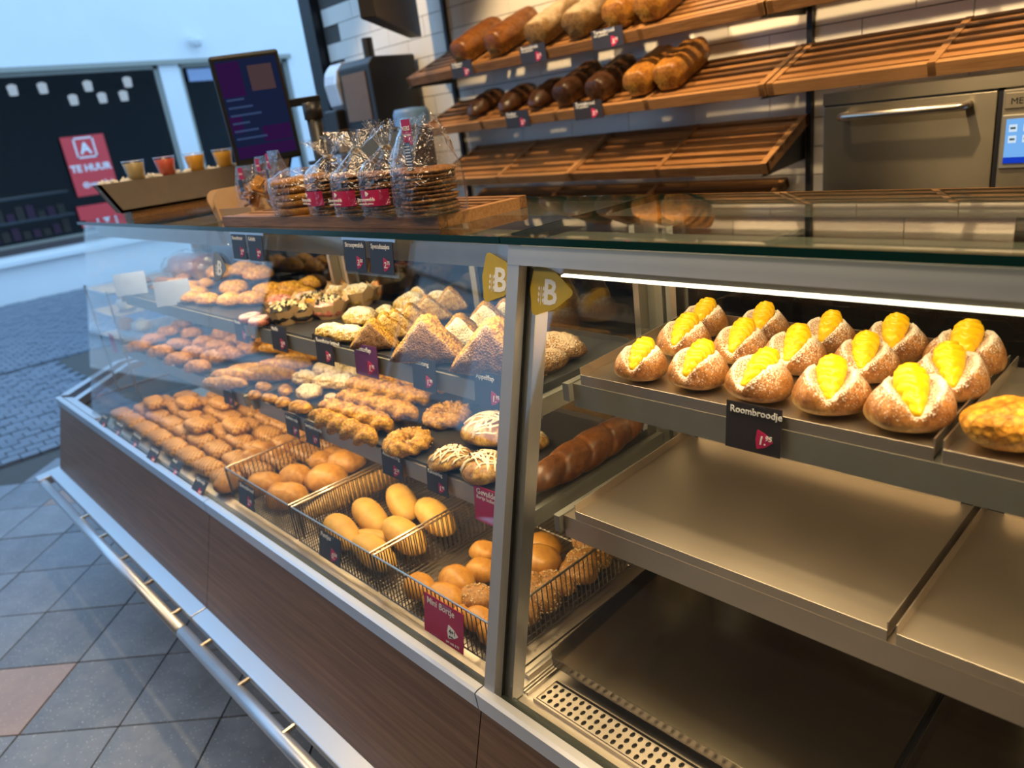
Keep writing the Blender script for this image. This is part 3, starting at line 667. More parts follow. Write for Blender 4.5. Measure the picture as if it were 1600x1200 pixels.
def crumbs(n, area_f, s0, s1, seed, name, mat, parent):
    random.seed(seed); m = MB()
    for i in range(n):
        p, nn = area_f(); s = random.uniform(s0, s1)
        q = Euler((random.random()*6, random.random()*6, random.random()*6)).to_matrix()
        a = [Vector(v) for v in ((1, 0, 0), (-1, 0, 0), (0, 1, 0), (0, -1, 0), (0, 0, .5), (0, 0, -.5))]
        m.add([Vector(p)+q @ v*s for v in a], [(0, 2, 4), (2, 1, 4), (1, 3, 4), (3, 0, 4), (2, 0, 5), (1, 2, 5), (3, 1, 5), (0, 3, 5)])
    return tag(m.obj(name, mat, parent), kind='stuff')
# baked goods: materials
B = {}
B['custbun'] = bread('custard_bun_crust', (.66, .44, .20), (.40, .15, .045), (.20, .06, .018), scale=30, bs=.25, dust=.22, dustc=(.84, .74, .64), zlo=.10, zhi=.42, rough=.42)
B['cheese'] = bread('melted_cheese_crust', (.46, .20, .035), (.66, .32, .03), (.45, .15, .01), scale=60, bs=.8, grain=140, bd=.003)
B['nut'] = bread('nut_crust', (.42, .17, .04), (.52, .22, .045), (.24, .08, .02), scale=70, bs=.9, grain=160, bd=.004)
B['golden'] = bread('golden_puff_crust', (.52, .27, .06), (.60, .28, .04), (.30, .10, .012), scale=45, bs=.6, grain=90, bd=.003)
B['twist'] = bread('cheese_twist_crust', (.50, .26, .06), (.66, .33, .05), (.40, .14, .02), scale=60, bs=.8, grain=150, bd=.003)
B['pinkicing'] = bread('pink_sugar_icing', (.55, .20, .14), (.66, .22, .20), (.50, .13, .13), scale=60, bs=.8, grain=260, dust=.25, dustc=(.85, .65, .62))
B['choc'] = bread('dark_chocolate_crumb', (.02, .014, .015), (.03, .02, .02), (.01, .008, .01), scale=90, bs=1, grain=130, bd=.005)
B['paper'] = plain('brown_baking_paper', (.50, .33, .17), .8)
B['crumble'] = bread('butter_crumble', (.50, .28, .07), (.68, .45, .15), (.45, .22, .05), scale=90, bs=1.0, grain=170, bd=.004, dust=.2)
B['sugarbrown'] = bread('cinnamon_sugar_crust', (.22, .095, .04), (.30, .14, .06), (.14, .055, .02), scale=90, bs=1.0, dust=.14, dustc=(.55, .40, .28), grain=300, bd=.003)
B['sugargold'] = bread('golden_sugar_crust', (.58, .32, .09), (.72, .44, .14), (.34, .13, .025), scale=80, bs=1.0, dust=.2, dustc=(.85, .75, .55), grain=240, bd=.004)
B['sugarcream'] = bread('snow_sugar_crust', (.60, .44, .22), (.80, .68, .46), (.66, .48, .24), scale=80, bs=1.0, dust=.6, dustc=(.88, .82, .68), grain=240, bd=.004)
B['flaky'] = bread('flaky_cut_edge', (.60, .30, .05), (.66, .34, .05), (.34, .13, .02), scale=70, bs=1.0, grain=200, bd=.004)
B['ringdough'] = bread('seeded_ring_crust', (.60, .30, .07), (.68, .34, .06), (.40, .15, .03), scale=70, bs=.8, spots=.18, spotc=(.30, .13, .03), spotscale=230, grain=150)
B['danish'] = bread('glazed_danish_crust', (.12, .04, .012), (.30, .12, .03), (.55, .32, .10), scale=60, bs=.7, rough=.3)
B['icing'] = plain('white_icing_strand', (.80, .68, .50), .3)
B['brioche'] = bread('glazed_brown_loaf', (.24, .09, .025), (.20, .06, .015), (.10, .028, .008), scale=26, bs=.3, rough=.32)
B['puffp'] = bread('brown_puff_crust', (.50, .26, .08), (.40, .15, .045), (.17, .05, .015), scale=50, bs=.6, rough=.38, grain=0, hatch=210)
B['white_roll'] = bread('pale_soft_roll', mott=.25, lo=0, hi=0) if 0 else bread('pale_soft_roll', (.60, .36, .13), (.58, .30, .075), (.46, .20, .04), scale=14, bs=.12, mott=.3, rough=.5, zlo=0, zhi=.5)
B['crusty'] = bread('crusty_roll', (.54, .29, .09), (.50, .21, .04), (.32, .11, .018), scale=22, bs=.45, mott=.55, rough=.4, zlo=0, zhi=.6)
B['seedroll'] = bread('brown_seeded_roll', (.40, .20, .08), (.40, .17, .05), (.24, .09, .02), scale=45, bs=.6, rough=.55)
B['sesame'] = bread('speckled_baguette', (.56, .32, .13), (.50, .27, .10), (.42, .20, .06), scale=30, bs=.4, spots=.16, spotc=(.06, .03, .02), spotscale=170)
B['oats'] = plain('oat_flake', (.66, .47, .24), .7)
B['custard'] = bread('yellow_custard', (.74, .38, .004), (.78, .41, .006), (.70, .33, .004), scale=60, bs=.1, mott=.12, rough=.3, zlo=-.5, zhi=1)
B['tin1'] = bread('brown_tin_loaf', (.36, .17, .035), (.20, .065, .018), (.12, .032, .01), scale=20, bs=.4, rough=.38, dust=0, zlo=.38, zhi=.52)
B['tin2'] = bread('bran_tin_loaf', (.28, .15, .05), (.34, .18, .08), (.20, .09, .03), scale=90, bs=.8, dust=.25, dustc=(.55, .42, .28), grain=300)
B['dark'] = bread('shadow_topped_loaf', (.22, .08, .025), (.06, .022, .012), (.03, .012, .008), scale=14, bs=.3, rough=.35, zlo=.2, zhi=.62)  # near-black top carries a shadow in the crust colour
B['wafel'] = bread('syrup_waffle', (.22, .085, .025), (.33, .13, .03), (.18, .06, .012), scale=60, bs=.7, grain=200)
B['wafel2'] = bread('golden_filled_waffle', (.26, .09, .015), (.48, .20, .025), (.28, .09, .012), scale=30, bs=.4)
B['pie'] = bread('apple_pie_crust', (.62, .36, .12), (.72, .30, .03), (.45, .16, .02), scale=60, bs=.9, grain=120, bd=.004)
random.seed(11)
def place(name, metas, cat, group, desc, where, ents, z, nominal, rz=0, rj=.35, tail='from the street end', dz=0, sz=1.0, proto=None, box=None):
    """one object per pastry, counted off along the counter from the street end"""
    if box: ents = [(min(max(e[0], box[0]), box[1]), min(max(e[1], box[2]), box[3]))+tuple(e[2:]) for e in ents]
    L = sorted(ents, key=lambda e: e[0]); out = []
    for i, e in enumerate(L):
        zz = z+(e[4] if len(e) > 4 else 0); s = e[2]/nominal
        ro = (0, 0, (rz+random.uniform(-rj, rj)) if len(e) < 4 or e[3] is None else e[3])
        if proto is not None:
            o = copy_tree(proto[i % len(proto)]); o.location = (e[0], e[1], zz); o.rotation_euler = ro; o.scale = (s, s, s*sz)
            for k in ('label', 'category', 'group'):
                if k in o: del o[k]
        else: o = inst(name, metas[i % len(metas)], None, (e[0], e[1], zz), ro, (s, s, s*sz))
        lb = desc+(', ' + ordn(i)+' '+tail if len(L) > 1 else '')+(' '+where if where else '')
        tag(o, lb, cat, group); out.append(o)
    return out
def drop(protos):
    for p in protos:
        for c in list(p.children): drop([c])
        bpy.data.objects.remove(p)
# ---------------------------------------------------------------- custard buns
def cream_bun(seed):
    rx, ry, h = .052, .046, .062; base = dome(rx, ry, h, 1, .30); off = Vector((seed*9.1, 0, 4)); sk = [-.15, .1, .3, 0][seed % 4]
    def f(u, t):
        x, y, z = base(u, t); q = y/ry
        wd = .0145*(1-min(1, abs(q+.12)**2.4)) if abs(q) < 1 else 0; xx = x-sk*.01*q
        if z > h*.32 and wd > 0 and abs(xx) < wd*1.9:
            k = abs(xx)/(wd*1.9); z -= (z-h*.30)*(1-k)**.7*.55; x += math.copysign(wd*.55*(1-k), xx if xx else 1)
        elif z > h*.3: z += .004*math.exp(-((abs(xx)-wd*1.9)/.008)**2)
        return (x, y, z)
    o = surf(f, 44, 22, .004, 26, seed, .0009, 90).obj('bun_prototype', B['custbun'], None, True)
    m = MB(); vs = []; nu, nv = 30, 90; bend = random.uniform(-.006, .006); nr = 6+seed % 2
    for i in range(nv+1):
        t = i/nv; y = -.040+.078*t; env = max(.04, math.sin(PI*min(.999, max(.001, t*.95+.025)))**.5)
        zc = .030+.026*math.sin(PI*.5*min(1, t*1.25))
        for j in range(nu):
            b = 2*PI*j/nu; side = abs(math.cos(b)); ph = t*nr-.8*side
            rid = 1+.26*(abs(math.sin(PI*ph))**.7-.65)+.03*math.sin(b*9+t*30)
            r = .0215*env*rid*(.62+.42*t)
            p = Vector((r*math.cos(b)+bend*math.sin(t*PI), y, zc+r*math.sin(b)*.95)); p += Vector((1, 1, 1))*noise.noise(p*80+off)*.0012
            vs.append(p)
    m.add(vs, [(i*nu+j, i*nu+(j+1) % nu, (i+1)*nu+(j+1) % nu, (i+1)*nu+j) for i in range(nv) for j in range(nu)]); m.f += [tuple(range(nu-1, -1, -1)), tuple(nv*nu+j for j in range(nu))]; m.m += [0, 0]
    m.obj('custard', B['custard'], o, True); o.name = 'custard_bun'; return o
cbp = [cream_bun(i) for i in range(4)]
front = [(-0.6132, 0.7847, 0.074, 0.15), (-0.5278, 0.7944, 0.0804, 0.0), (-0.4404, 0.7939, 0.0818, -0.1), (-0.3508, 0.7959, 0.0838, 0.35), (-0.2635, 0.7947, 0.0875, 0.5)]
mid = [(-0.6104, 0.8869, 0.0802, 0.05), (-0.5225, 0.8933, 0.0796, 0.1), (-0.4424, 0.8884, 0.0819, 0.2), (-0.3544, 0.8974, 0.0788, 0.25), (-0.2554, 0.884, 0.0825, 0.4)]
back = [(-0.6309, 0.9712, 0.0749, 0.1), (-0.5362, 0.9798, 0.0748, 0.2), (-0.4359, 0.9724, 0.0733, 0.15), (-0.3474, 0.972, 0.0789, 0.2), (-0.26, 0.9557, 0.0855, 0.15)]
for nme, L, zz in (('front', front, 1.1315), ('middle', mid, 1.135), ('rear', back, 1.1385)):
    place('custard_bun', None, 'bun', 'custard buns on the steel tray', 'sugar dusted bun with piped yellow custard, %s row' % nme, '', [e for e in L], zz, .100, proto=cbp, tail='from the divider pane', sz=1.05)
drop(cbp)
pm = surf(dome(.055, .035, .05, .6, .5), 30, 16, .006, 40, 3, .002, 150).mesh('pie_slice', B['pie'], True)
p = [(-0.157, 0.7967)][0]
tag(inst('pie_slice', pm, None, (p[0], p[1], 1.131), (0, 0, .3)), 'golden apple pie slice alone on the tray beside the custard buns', 'pie')
# ---------------------------------------------------------------- top shelf of the basket case
ZT, ZM = 1.086, .908
V3 = range(3)
nutm = [bun(B['nut'], .045, .024, .026, 'nut_roll', .005, seed=i, amp2=.004) for i in V3]
cheesem = [bun(B['cheese'], .045, .028, .032, 'cheese_roll', .005, seed=i, amp2=.0025) for i in V3]
cg = 'cheese rolls on the top shelf'
place('cheese_roll', cheesem, 'cheese roll', cg, 'melted cheese roll in the pile behind the doughnuts', '', [(-2.4464, 1.027, 0.1343, 0.3, 0.025), (-2.2842, 1.0022, 0.1273, 0.2, 0.025), (-2.3007, 0.9207, 0.1171, 0.2), (-2.0961, 0.9377, 0.1218, 0.3), (-2.039, 0.9794, 0.1173, 0.3), (-2.054, 1.0541, 0.1067, 0.2), (-2.1217, 0.8309, 0.1117, 0.2), (-2.0543, 0.8688, 0.1105, 0.4), (-2.5311, 0.9844, 0.1317, 0.2, 0.02), (-1.9696, 0.9123, 0.0943, 0.3), (-1.9484, 0.9782, 0.0881, 0.3)], ZT, .09)
place('cheese_roll', cheesem, 'cheese roll', cg, 'yellow cheese roll in the street-end case', '', [(-2.6539, 0.8728, 0.1017, 0.2), (-2.5024, 0.8482, 0.1178, 0.1), (-2.3872, 0.8348, 0.1013, 0.2), (-2.5417, 0.9249, 0.0868, 0.2), (-2.3349, 0.7959, 0.0908, 0.3), (-2.2365, 0.8064, 0.096, 0.2)], ZT, .09)
place('nut_roll', nutm, 'nut pastry', 'nut pastries on the top shelf', 'lumpy golden nut pastry heaped on the top shelf', '', [(-2.9316, 0.9615, 0.0874, 0.3, 0.02), (-2.9343, 1.0142, 0.0885, 0.3, 0.025), (-2.9034, 1.0546, 0.0886, 0.4, 0.025), (-2.8214, 0.9001, 0.0745, 0.3), (-2.7515, 0.9299, 0.0782, 0.2, 0.01), (-2.7265, 0.9765, 0.0832, 0.3, 0.01), (-2.6638, 0.8699, 0.0664, 0.2), (-2.754, 0.8332, 0.063, 0.3), (-2.8806, 0.8931, 0.0708, 0.3), (-2.6258, 0.9091, 0.0752, 0.3), (-2.9705, 0.8675, 0.0672, 0.2), (-3.0931, 1.0989, 0.0936, 0.2, 0.03)], ZT, .09)
don = [ring(None, .020, .014, 'doughnut', amp=.001, seed=i, nu=12, nv=24).mesh('doughnut', B['pinkicing'], True) for i in range(2)]
place('doughnut', don, 'doughnut', 'pink doughnuts', 'pink sugared doughnut on the top shelf', '', [(-1.8507, 0.7623, 0.0597), (-1.7825, 0.758, 0.0614), (-1.8883, 0.9497, 0.0749)], ZT, .068)
def muffin(topmat, nme, seed, paper=True):
    o = surf(dome(.030, .030, .036, 1, .3), 20, 12, .007, 60, seed, .004, 150).obj(nme, topmat, None, True)
    if paper:
        m = MB(); k = 20; vs = []
        for z, r in ((0, .020), (.018, .030), (.030, .036)):
            for j in range(k): a = 2*PI*j/k; rr = r*(1.10 if j % 5 == 0 and z > .02 else 1)*(1+.04*(j % 2)); vs.append((rr*math.cos(a), rr*math.sin(a), z-.004+(.010 if j % 5 == 0 and z > .02 else 0)))
        m.add(vs, [(i*k+j, i*k+(j+1) % k, (i+1)*k+(j+1) % k, (i+1)*k+j) for i in range(2) for j in range(k)]); m.obj('paper_case', B['paper'], o)
    return o
choc_bits = plain('white_chocolate_bits', (.75, .66, .40), .5); dark_bits = plain('dark_chocolate_bits', (.02, .012, .01), .4); pink_bits = plain('pink_marshmallow_bits', (.72, .28, .24), .6)
def bits_fn(r, h):
    def g():
        a = random.random()*2*PI; q = math.sqrt(random.random())*r*.8; return (q*math.cos(a), q*math.sin(a), h*(1-.35*(q/r)**2)+.001), None
    return g
specs = [(-1.8591, 0.8561, 0.0823), (-1.7334, 0.8073, 0.0934), (-1.7044, 0.8366, 0.0708), (-1.752, 0.8947, 0.0901), (-1.6601, 0.8901, 0.0934), (-1.7933, 0.9955, 0.0839), (-1.6924, 0.9949, 0.1046), (-1.8708, 1.0661, 0.0917), (-1.8115, 1.0844, 0.0759), (-1.6974, 1.0763, 0.0763)]
mt = [(B['pinkicing'], pink_bits, 'pink topped muffin with chunky marshmallow bits'), (B['choc'], choc_bits, 'black chocolate muffin with dark shards'), (B['choc'], choc_bits, 'dark muffin scattered with white chocolate flakes'), (B['cheese'], dark_bits, 'paper wrapped muffin with black and white chips, behind the dark ones'), (B['pinkicing'], choc_bits, 'pale paper wrapped muffin with dark and white chips, nearer the turnovers'), (B['crumble'], None, 'crumble topped muffin in brown paper beside the pale muffins'), (B['crumble'], None, 'larger yellow crumble muffin in brown paper'), (B['nut'], None, 'brown topped muffin at the rear, behind the crumble muffins'), (B['pinkicing'], None, 'smooth pink round cake in clear wrap, rear of the top shelf'), (bread('orange_cake', (.6, .25, .1), (.62, .22, .08), (.5, .15, .05), scale=20, bs=.1), None, 'smooth orange round cake in clear wrap, beside the pink one')]
for i, ((x, y, wd), (mm, bt, lb)) in enumerate(zip(specs, mt)):
    o = muffin(mm, 'muffin', i, True); o.location = (x, y, ZT); s = wd/.068; o.scale = (s, s, s*(1.35 if i > 7 else 1)); tag(o, lb, 'muffin', 'muffins on the top shelf')
    if bt: crumbs(45, bits_fn(.03, .036), .0025, .0055, i, 'topping_bits', bt, o)
    if i in (3, 4): crumbs(40, bits_fn(.03, .036), .0025, .005, i+30, 'topping_bits', [dark_bits, choc_bits][i == 3], o)
crm = [bun(B['crumble'], .042, .032, .036, 'crumble_roll', .006, seed=i, amp2=.003) for i in V3]
place('crumble_roll', crm, 'crumble roll', 'crumble rolls on the top shelf', 'crumble topped roll in front of the paper muffins', '', [(-1.477, 0.7806, 0.072, 0.6), (-1.3997, 0.7829, 0.0809, 0.4), (-1.4998, 0.8793, 0.0935, 0.3), (-1.4917, 0.9399, 0.0676, 0.2)], ZT, .084)
place('crumble_roll', crm, 'crumble roll', 'crumble rolls on the top shelf', 'golden crumble roll behind the turnovers', '', [(-1.4873, 1.0134, 0.0975, 0.3), (-1.497, 1.0729, 0.0805, 0.3, 0.015), (-1.4136, 1.0518, 0.0774, 0.3, 0.01), (-1.4106, 0.9252, 0.0739, 0.5)], ZT, .084)
tv = {k: [turnover(B[k], .118, .046, 'turnover', i, .005) for i in V3] for k in ('sugarbrown', 'sugargold', 'sugarcream')}
def tover(kind, ents, desc, group='sugared turnovers on the top shelf', rz=.5):
    L = sorted(ents, key=lambda e: e[0])
    for i, e in enumerate(L):
        o = inst('turnover', tv[kind][i % 3], None, (e[0], e[1], ZT), (e[5] if len(e) > 5 else -.18, 0, e[3]), [e[2]/.125]*3)
        tag(o, desc+(', %s from the street end' % ordn(i) if len(L) > 1 else ''), 'turnover', group)
tover('sugarbrown', [(-1.2848, 0.7713, 0.0818, 0.5)], 'small brown sugared turnover, its dark face toward the street')
tover('sugargold', [(-1.3103, 0.8212, 0.0817, 0.9), (-1.3038, 0.8434, 0.0821, 1.0), (-1.3158, 0.8936, 0.0814, 0.9), (-1.3346, 0.9547, 0.0811, 0.9), (-1.356, 1.0367, 0.0782, 0.8)], 'golden turnover standing on edge between the crumble rolls')
tover('sugarbrown', [(-1.0951, 0.7683, 0.1177, 0.45)], 'large grey-brown sugared turnover standing at the shelf front')
tover('sugarcream', [(-1.1047, 0.8558, 0.0903, 0.55), (-1.1215, 0.9392, 0.0916, 0.6), (-1.124, 0.9962, 0.0805, 0.7)], 'pale sugared turnover leaning behind the large brown one')
tover('sugarbrown', [(-0.9183, 0.7748, 0.1316, 0.25)], 'widest brown sugared turnover, against the framed case')
rl = bun(B['sugarbrown'], .05, .03, .04, 'sugar_roll', .005, seed=4, amp2=.002, fr=20)
q = [(-0.8842, 0.902, 0.1007, 1.0), (-0.8589, 0.8323, 0.0873, 1.2)]
tag(inst('sugar_roll', rl, None, (q[0][0], q[0][1], ZT), (0, 0, .1), q[0][2]/.09), 'brown sugared roll seen through the divider pane, at the rear', 'roll', 'sugared rolls')
tag(inst('sugar_roll', rl, None, (q[1][0], q[1][1], ZT), (0, 0, 1.3), q[1][2]/.09), 'brown sugared roll seen through the divider pane, at the shelf front', 'roll', 'sugared rolls')
# ---------------------------------------------------------------- middle shelf
longg = [bun(B['golden'], .085, .026, .034, 'apple_pastry', .004, seed=i, amp2=.002) for i in V3]
place('apple_pastry', longg, 'apple pastry', 'long golden pastries on the middle shelf', 'long golden glazed pastry near the middle joint', '', [(-1.9708, 0.7357, 0.1239, 0.4), (-1.9607, 0.7804, 0.1287, 0.4), (-1.8895, 0.7879, 0.1329, 0.4), (-1.9303, 0.8594, 0.1196, 0.5), (-1.9578, 0.919, 0.1079, 0.5), (-1.9518, 0.6905, 0.1041, 0.4), (-2.0815, 0.9253, 0.1086, 0.4, 0.01)], ZM, .11, .4, .1)
nutr = [bun(B['nut'], .050, .030, .036, 'nut_pastry', .006, seed=i+5, amp2=.004) for i in V3]
place('nut_pastry', nutr, 'nut pastry', 'nut crusted pastries on the middle shelf', 'oval nut crusted pastry on the middle shelf', '', [(-2.6771, 0.6976, 0.1004, 0.5), (-2.734, 0.7643, 0.0991, 0.5), (-2.7858, 0.8392, 0.0977, 0.5), (-2.8565, 0.9127, 0.0915, 0.5), (-2.5145, 0.7142, 0.1004, 0.5), (-2.5481, 0.7857, 0.099, 0.5), (-2.6582, 0.8769, 0.0952, 0.5), (-2.3479, 0.7111, 0.0994, 0.5), (-2.3642, 0.7703, 0.1056, 0.4), (-2.474, 0.8484, 0.0984, 0.5), (-2.1926, 0.7104, 0.0947, 0.4), (-2.2291, 0.7808, 0.1094, 0.4), (-2.3494, 0.8465, 0.1073, 0.5), (-2.218, 0.8252, 0.1064, 0.4), (-2.3475, 0.9046, 0.1046, 0.4), (-2.2075, 0.8836, 0.1078, 0.3), (-2.3764, 0.9814, 0.1033, 0.4), (-2.5018, 0.9277, 0.1056, 0.4), (-2.236, 0.9541, 0.0944, 0.4)], ZM, .10, .5, .1)
sm3 = [bun(B['golden'], .03, .02, .024, 'small_pastry', .006, seed=i+3, amp2=.003) for i in V3]
place('small_pastry', sm3, 'pastry', 'small brown pastries at the front', 'small brown folded pastry at the middle shelf front', '', [(-1.7832, 0.696, 0.049), (-1.7136, 0.7041, 0.0543), (-1.652, 0.7091, 0.0531), (-1.5673, 0.7102, 0.0695), (-1.8188, 0.7382, 0.0571), (-1.7291, 0.7545, 0.0588)], ZM, .06)
lump = [bun(B['sugargold'], .042, .030, .030, 'almond_pastry', .006, seed=i+8, amp2=.004) for i in V3]
place('almond_pastry', lump, 'almond pastry', 'almond pastries on the middle shelf', 'rough almond pastry beside the cheese twists', '', [(-1.761, 0.831, 0.0914), (-1.6465, 0.7784, 0.0829), (-1.6688, 0.8466, 0.0954), (-1.619, 0.8621, 0.0942), (-1.7347, 0.9094, 0.0928), (-1.5657, 0.7929, 0.0497), (-1.7836, 0.8965, 0.0801), (-1.6735, 0.9233, 0.0777)], ZM, .084)
tw = [twist(B['twist'], .25, .021, 4.6, 'cheese_twist', i) for i in V3]
place('cheese_twist', tw, 'cheese twist', 'twisted cheese sticks', 'golden twisted cheese stick lying along the shelf', '', [(-1.4253, 0.8632, 0.1655, 0.12, 0.006), (-1.3705, 0.7971, 0.1607, 0.1, 0.006), (-1.3775, 0.7439, 0.1552, 0.05), (-1.3459, 0.6915, 0.1527, -0.02), (-1.4263, 0.9278, 0.1232, 0.3), (-1.5101, 0.9896, 0.1299, 0.25), (-1.508, 0.9246, 0.1111, 0.2, 0.012)], ZM, .15, .1, .05)
def ringp(kind, seed):
    if kind == 'seed':
        o = ring(None, .030, .0165, 'ring_pastry', twist=3, lobes=3, depth=.16, amp=.002, seed=seed, nu=18, nv=72).obj('ring_pastry', B['ringdough'], None, True)
        def g():
            a = random.random()*2*PI; b = random.gauss(PI/2, .9); x = .030+.0175*math.cos(b); return (x*math.cos(a), x*math.sin(a), .0145+.0155*math.sin(b)), None
        crumbs(120, g, .001, .002, seed, 'seed_topping', B['oats'], o)
        surf(dome(.02, .02, .014), 14, 6, .004, 80, seed).obj('ring_filling', B['nut'], o, True)
    else:
        o = bun(B['danish'], .046, .040, .034, 'iced_danish', .004, seed=seed, amp2=.003); o = inst('iced_danish', o)
        random.seed(seed); m = MB(); r0 = .046
        for k in range(15):
            y0 = -r0*.75+1.5*r0*.75*k/7.5 if k < 8 else random.uniform(-.03, .03); pts = []
            a = random.uniform(-.5, .5)+(.2 if k < 8 else 1.4)
            for t in range(9):
                s = (t/8-.5)*.078; x = s*math.cos(a)-y0*math.sin(a)+.003*math.sin(t*1.7+k); y = s*math.sin(a)+y0*math.cos(a)
                q = (x/.046)**2+(y/.040)**2
                if q < .97: pts.append((x, y, .011+.0235*math.sqrt(max(0, 1-q))+.0015))
            if len(pts) > 2: m.tube(pts, [.0012+.0009*random.random() for _ in pts], 6)
        m.obj('icing', B['icing'], o, True)
        def g():
            a = random.random()*2*PI; q = random.random()*.024; return (q*math.cos(a), q*math.sin(a), .0345), None
        crumbs(16, g, .002, .0035, seed, 'raisin', dark_bits, o)
    return o
for i, (x, y, wd) in enumerate([(-1.1959, 0.8596, 0.109), (-1.1592, 0.7273, 0.1041)]):
    o = ringp('seed', i); o.location = (x, y, ZM); s = wd/.098; o.scale = (s, s, s); o.rotation_euler = (0, 0, i*.8)
    tag(o, ['seeded ring pastry at the rear of the dark tray', 'seeded ring pastry at the tray front, beside the cheese twists'][i], 'ring pastry', 'seeded ring pastries')
for i, (x, y, wd) in enumerate([(-1.0393, 0.8466, 0.1235), (-1.0247, 0.7246, 0.083), (-0.9363, 0.732, 0.0977), (-0.9509, 0.8585, 0.0752)]):
    o = ringp('ice', i+10); o.location = (x, y, ZM); s = wd/.09; o.scale = (s, s, s*1.1); o.rotation_euler = (0, 0, i*1.1+.3)
    tag(o, ['largest iced danish, at the rear of the dark tray by the frame', 'iced danish with white icing strands, nearest the seeded rings', 'iced danish at the front corner of the dark tray, by the frame', 'iced danish seen through the divider pane'][i], 'danish pastry', 'iced danish pastries')
def braid(n, L, W, H):
    m = MB(); nu, nv = 26, 70; vs = []
    for i in range(nv+1):
        t = i/nv; k = t*n; fr = k-int(min(k, n-1)); env = .78+.22*math.sin(PI*min(1, fr))**.5 if t < 1 else .6
        e = min(1, (math.sin(PI*min(.999, max(.001, t))))**.3)
        for j in range(nu):
            u = 2*PI*j/nu; lean = .018*math.sin(u)
            p = Vector((W/2*math.cos(u)*env*e, (t-.5)*L+lean*e, H*.45+(H*.55 if math.sin(u) > 0 else H*.45)*math.sin(u)*env*e)); p += Vector((1, 1, 1))*noise.noise(p*35)*.002; vs.append(p)
    m.add(vs, [(i*nu+j, (i+1)*nu+j, (i+1)*nu+(j+1) % nu, i*nu+(j+1) % nu) for i in range(nv) for j in range(nu)]); m.f += [tuple(range(nu)), tuple(nv*nu+j for j in range(nu-1, -1, -1))]; m.m += [0, 0]; return m
o = braid(5, .30, .072, .062).obj('braided_loaf', B['brioche'], None, True, loc=(-.806, .865, ZM-.001)); tag(o, 'glossy brown braided loaf lying along the divider pane', 'loaf')
# ---------------------------------------------------------------- deck: puff pastries, loaves, rolls
pf = [puff(B['puffp'], .118, .064, .036, 'puff_pastry', i) for i in V3]
ents = []
for c in range(8):
    for r_ in range(6):
        x = -2.80+c*.128+(r_ % 2)*.02+r_*.012; y = .612+r_*.071
        if r_ > 3 and c < 1: continue
        ents.append((x+random.uniform(-.006, .006), y, .118, random.uniform(-.09, .09), 0, r_))
rn = ['front', 'second', 'third', 'fourth', 'fifth', 'rear']
for r_ in range(6):
    place('puff_pastry', pf, 'puff pastry', 'brown puff pastries on the deck', 'scored brown puff pastry in the %s row' % rn[r_], '', [e[:5] for e in ents if e[5] == r_], .664, .118)
up = [(-2.70+c*.13, .70+(c % 3)*.07, .118, random.uniform(-.15, .15), .033) for c in range(5)]
place('puff_pastry', pf, 'puff pastry', 'brown puff pastries on the deck', 'scored puff pastry lying on top of the others', '', up, .664, .118)
rb = [bun(B['crusty'], .050, .044, .052, 'round_roll', .005, seed=i) for i in V3]
place('round_roll', rb, 'roll', 'round rolls outside the basket', 'small brown roll outside the street-side basket wall', '', [(-1.8682, 0.5941, 0.0747), (-1.9321, 0.6589, 0.0779), (-1.9659, 0.7127, 0.0838), (-1.9961, 0.7629, 0.0784), (-1.8946, 0.7564, 0.0828), (-1.937, 0.8084, 0.0742)], .664, .10)
bigr = [bun(B['crusty'], .062, .050, .060, 'crusty_loaf', .006, seed=i+4) for i in V3]
place('crusty_loaf', bigr, 'loaf', 'round crusty loaves in the basket', 'round golden crusty loaf in the street-side basket', '', [(-1.7346, 0.6171, 0.104, 0.4), (-1.6137, 0.6265, 0.1152, 0.4), (-1.6984, 0.7137, 0.1026, 0.3), (-1.6007, 0.7513, 0.1228, 0.4), (-1.6526, 0.8364, 0.1117, 0.3), (-1.8128, 0.8108, 0.0817, 0.3), (-1.7859, 0.846, 0.0783, 0.2)], .678, .124, .4, .2, box=(-1.735, -1.55, .642, .94))
bag = bun(B['sesame'], .150, .028, .046, 'baguette', .002, e=.8, seed=2, nu=40)
tag(inst('baguette', bag, None, (-1.484, .77, .678), (0, 0, 1.50), 1), 'long speckled baguette along the wall of the street-side basket', 'baguette')
ylw = bun(B['white_roll'], .11, .028, .042, 'long_roll', .002, e=.9, seed=5, nu=40)
for i, (x, y) in enumerate(((-1.50, .965), (-1.40, .965))): pass
wr = [bun(B['white_roll'], .088, .035, .050, 'soft_roll', .0025, e=.85, seed=i, fr=18) for i in V3]
place('soft_roll', wr, 'roll', 'soft long rolls in the middle basket', 'smooth golden long roll in the middle basket', '', [(-1.352, .640, .108, -.22), (-1.356, .716, .110, -.28), (-1.345, .798, .112, -.42), (-1.215, .632, .106, -.15, .004), (-1.208, .706, .110, -.20, .008), (-1.208, .790, .112, -.30, .010), (-1.285, .668, .070, .5, .0)], .676, .116)
cr = [bun(B['crusty'], .042, .033, .042, 'crusty_roll', .004, seed=i+9, e=.95) for i in V3]
place('crusty_roll', cr, 'roll', 'small crusty rolls in the last basket', 'small pointed crusty roll in the basket by the divider', '', [(-1.0462, 0.6198, 0.0771, -0.2), (-1.0013, 0.6773, 0.0846, -0.1), (-0.9862, 0.729, 0.076, 0.1), (-1.0338, 0.7765, 0.0666, 0.1), (-0.9721, 0.5755, 0.0886, 0), (-0.9314, 0.6013, 0.0495, 0.4), (-0.8833, 0.6285, 0.0666, 0.0), (-0.8173, 0.576, 0.0729, 0.1), (-0.9472, 0.8593, 0.0815, 0.2), (-0.9066, 0.8117, 0.0856, 0.1, 0.008)], .676, .084, 0, .2, box=(-1.065, -.832, .622, .95))
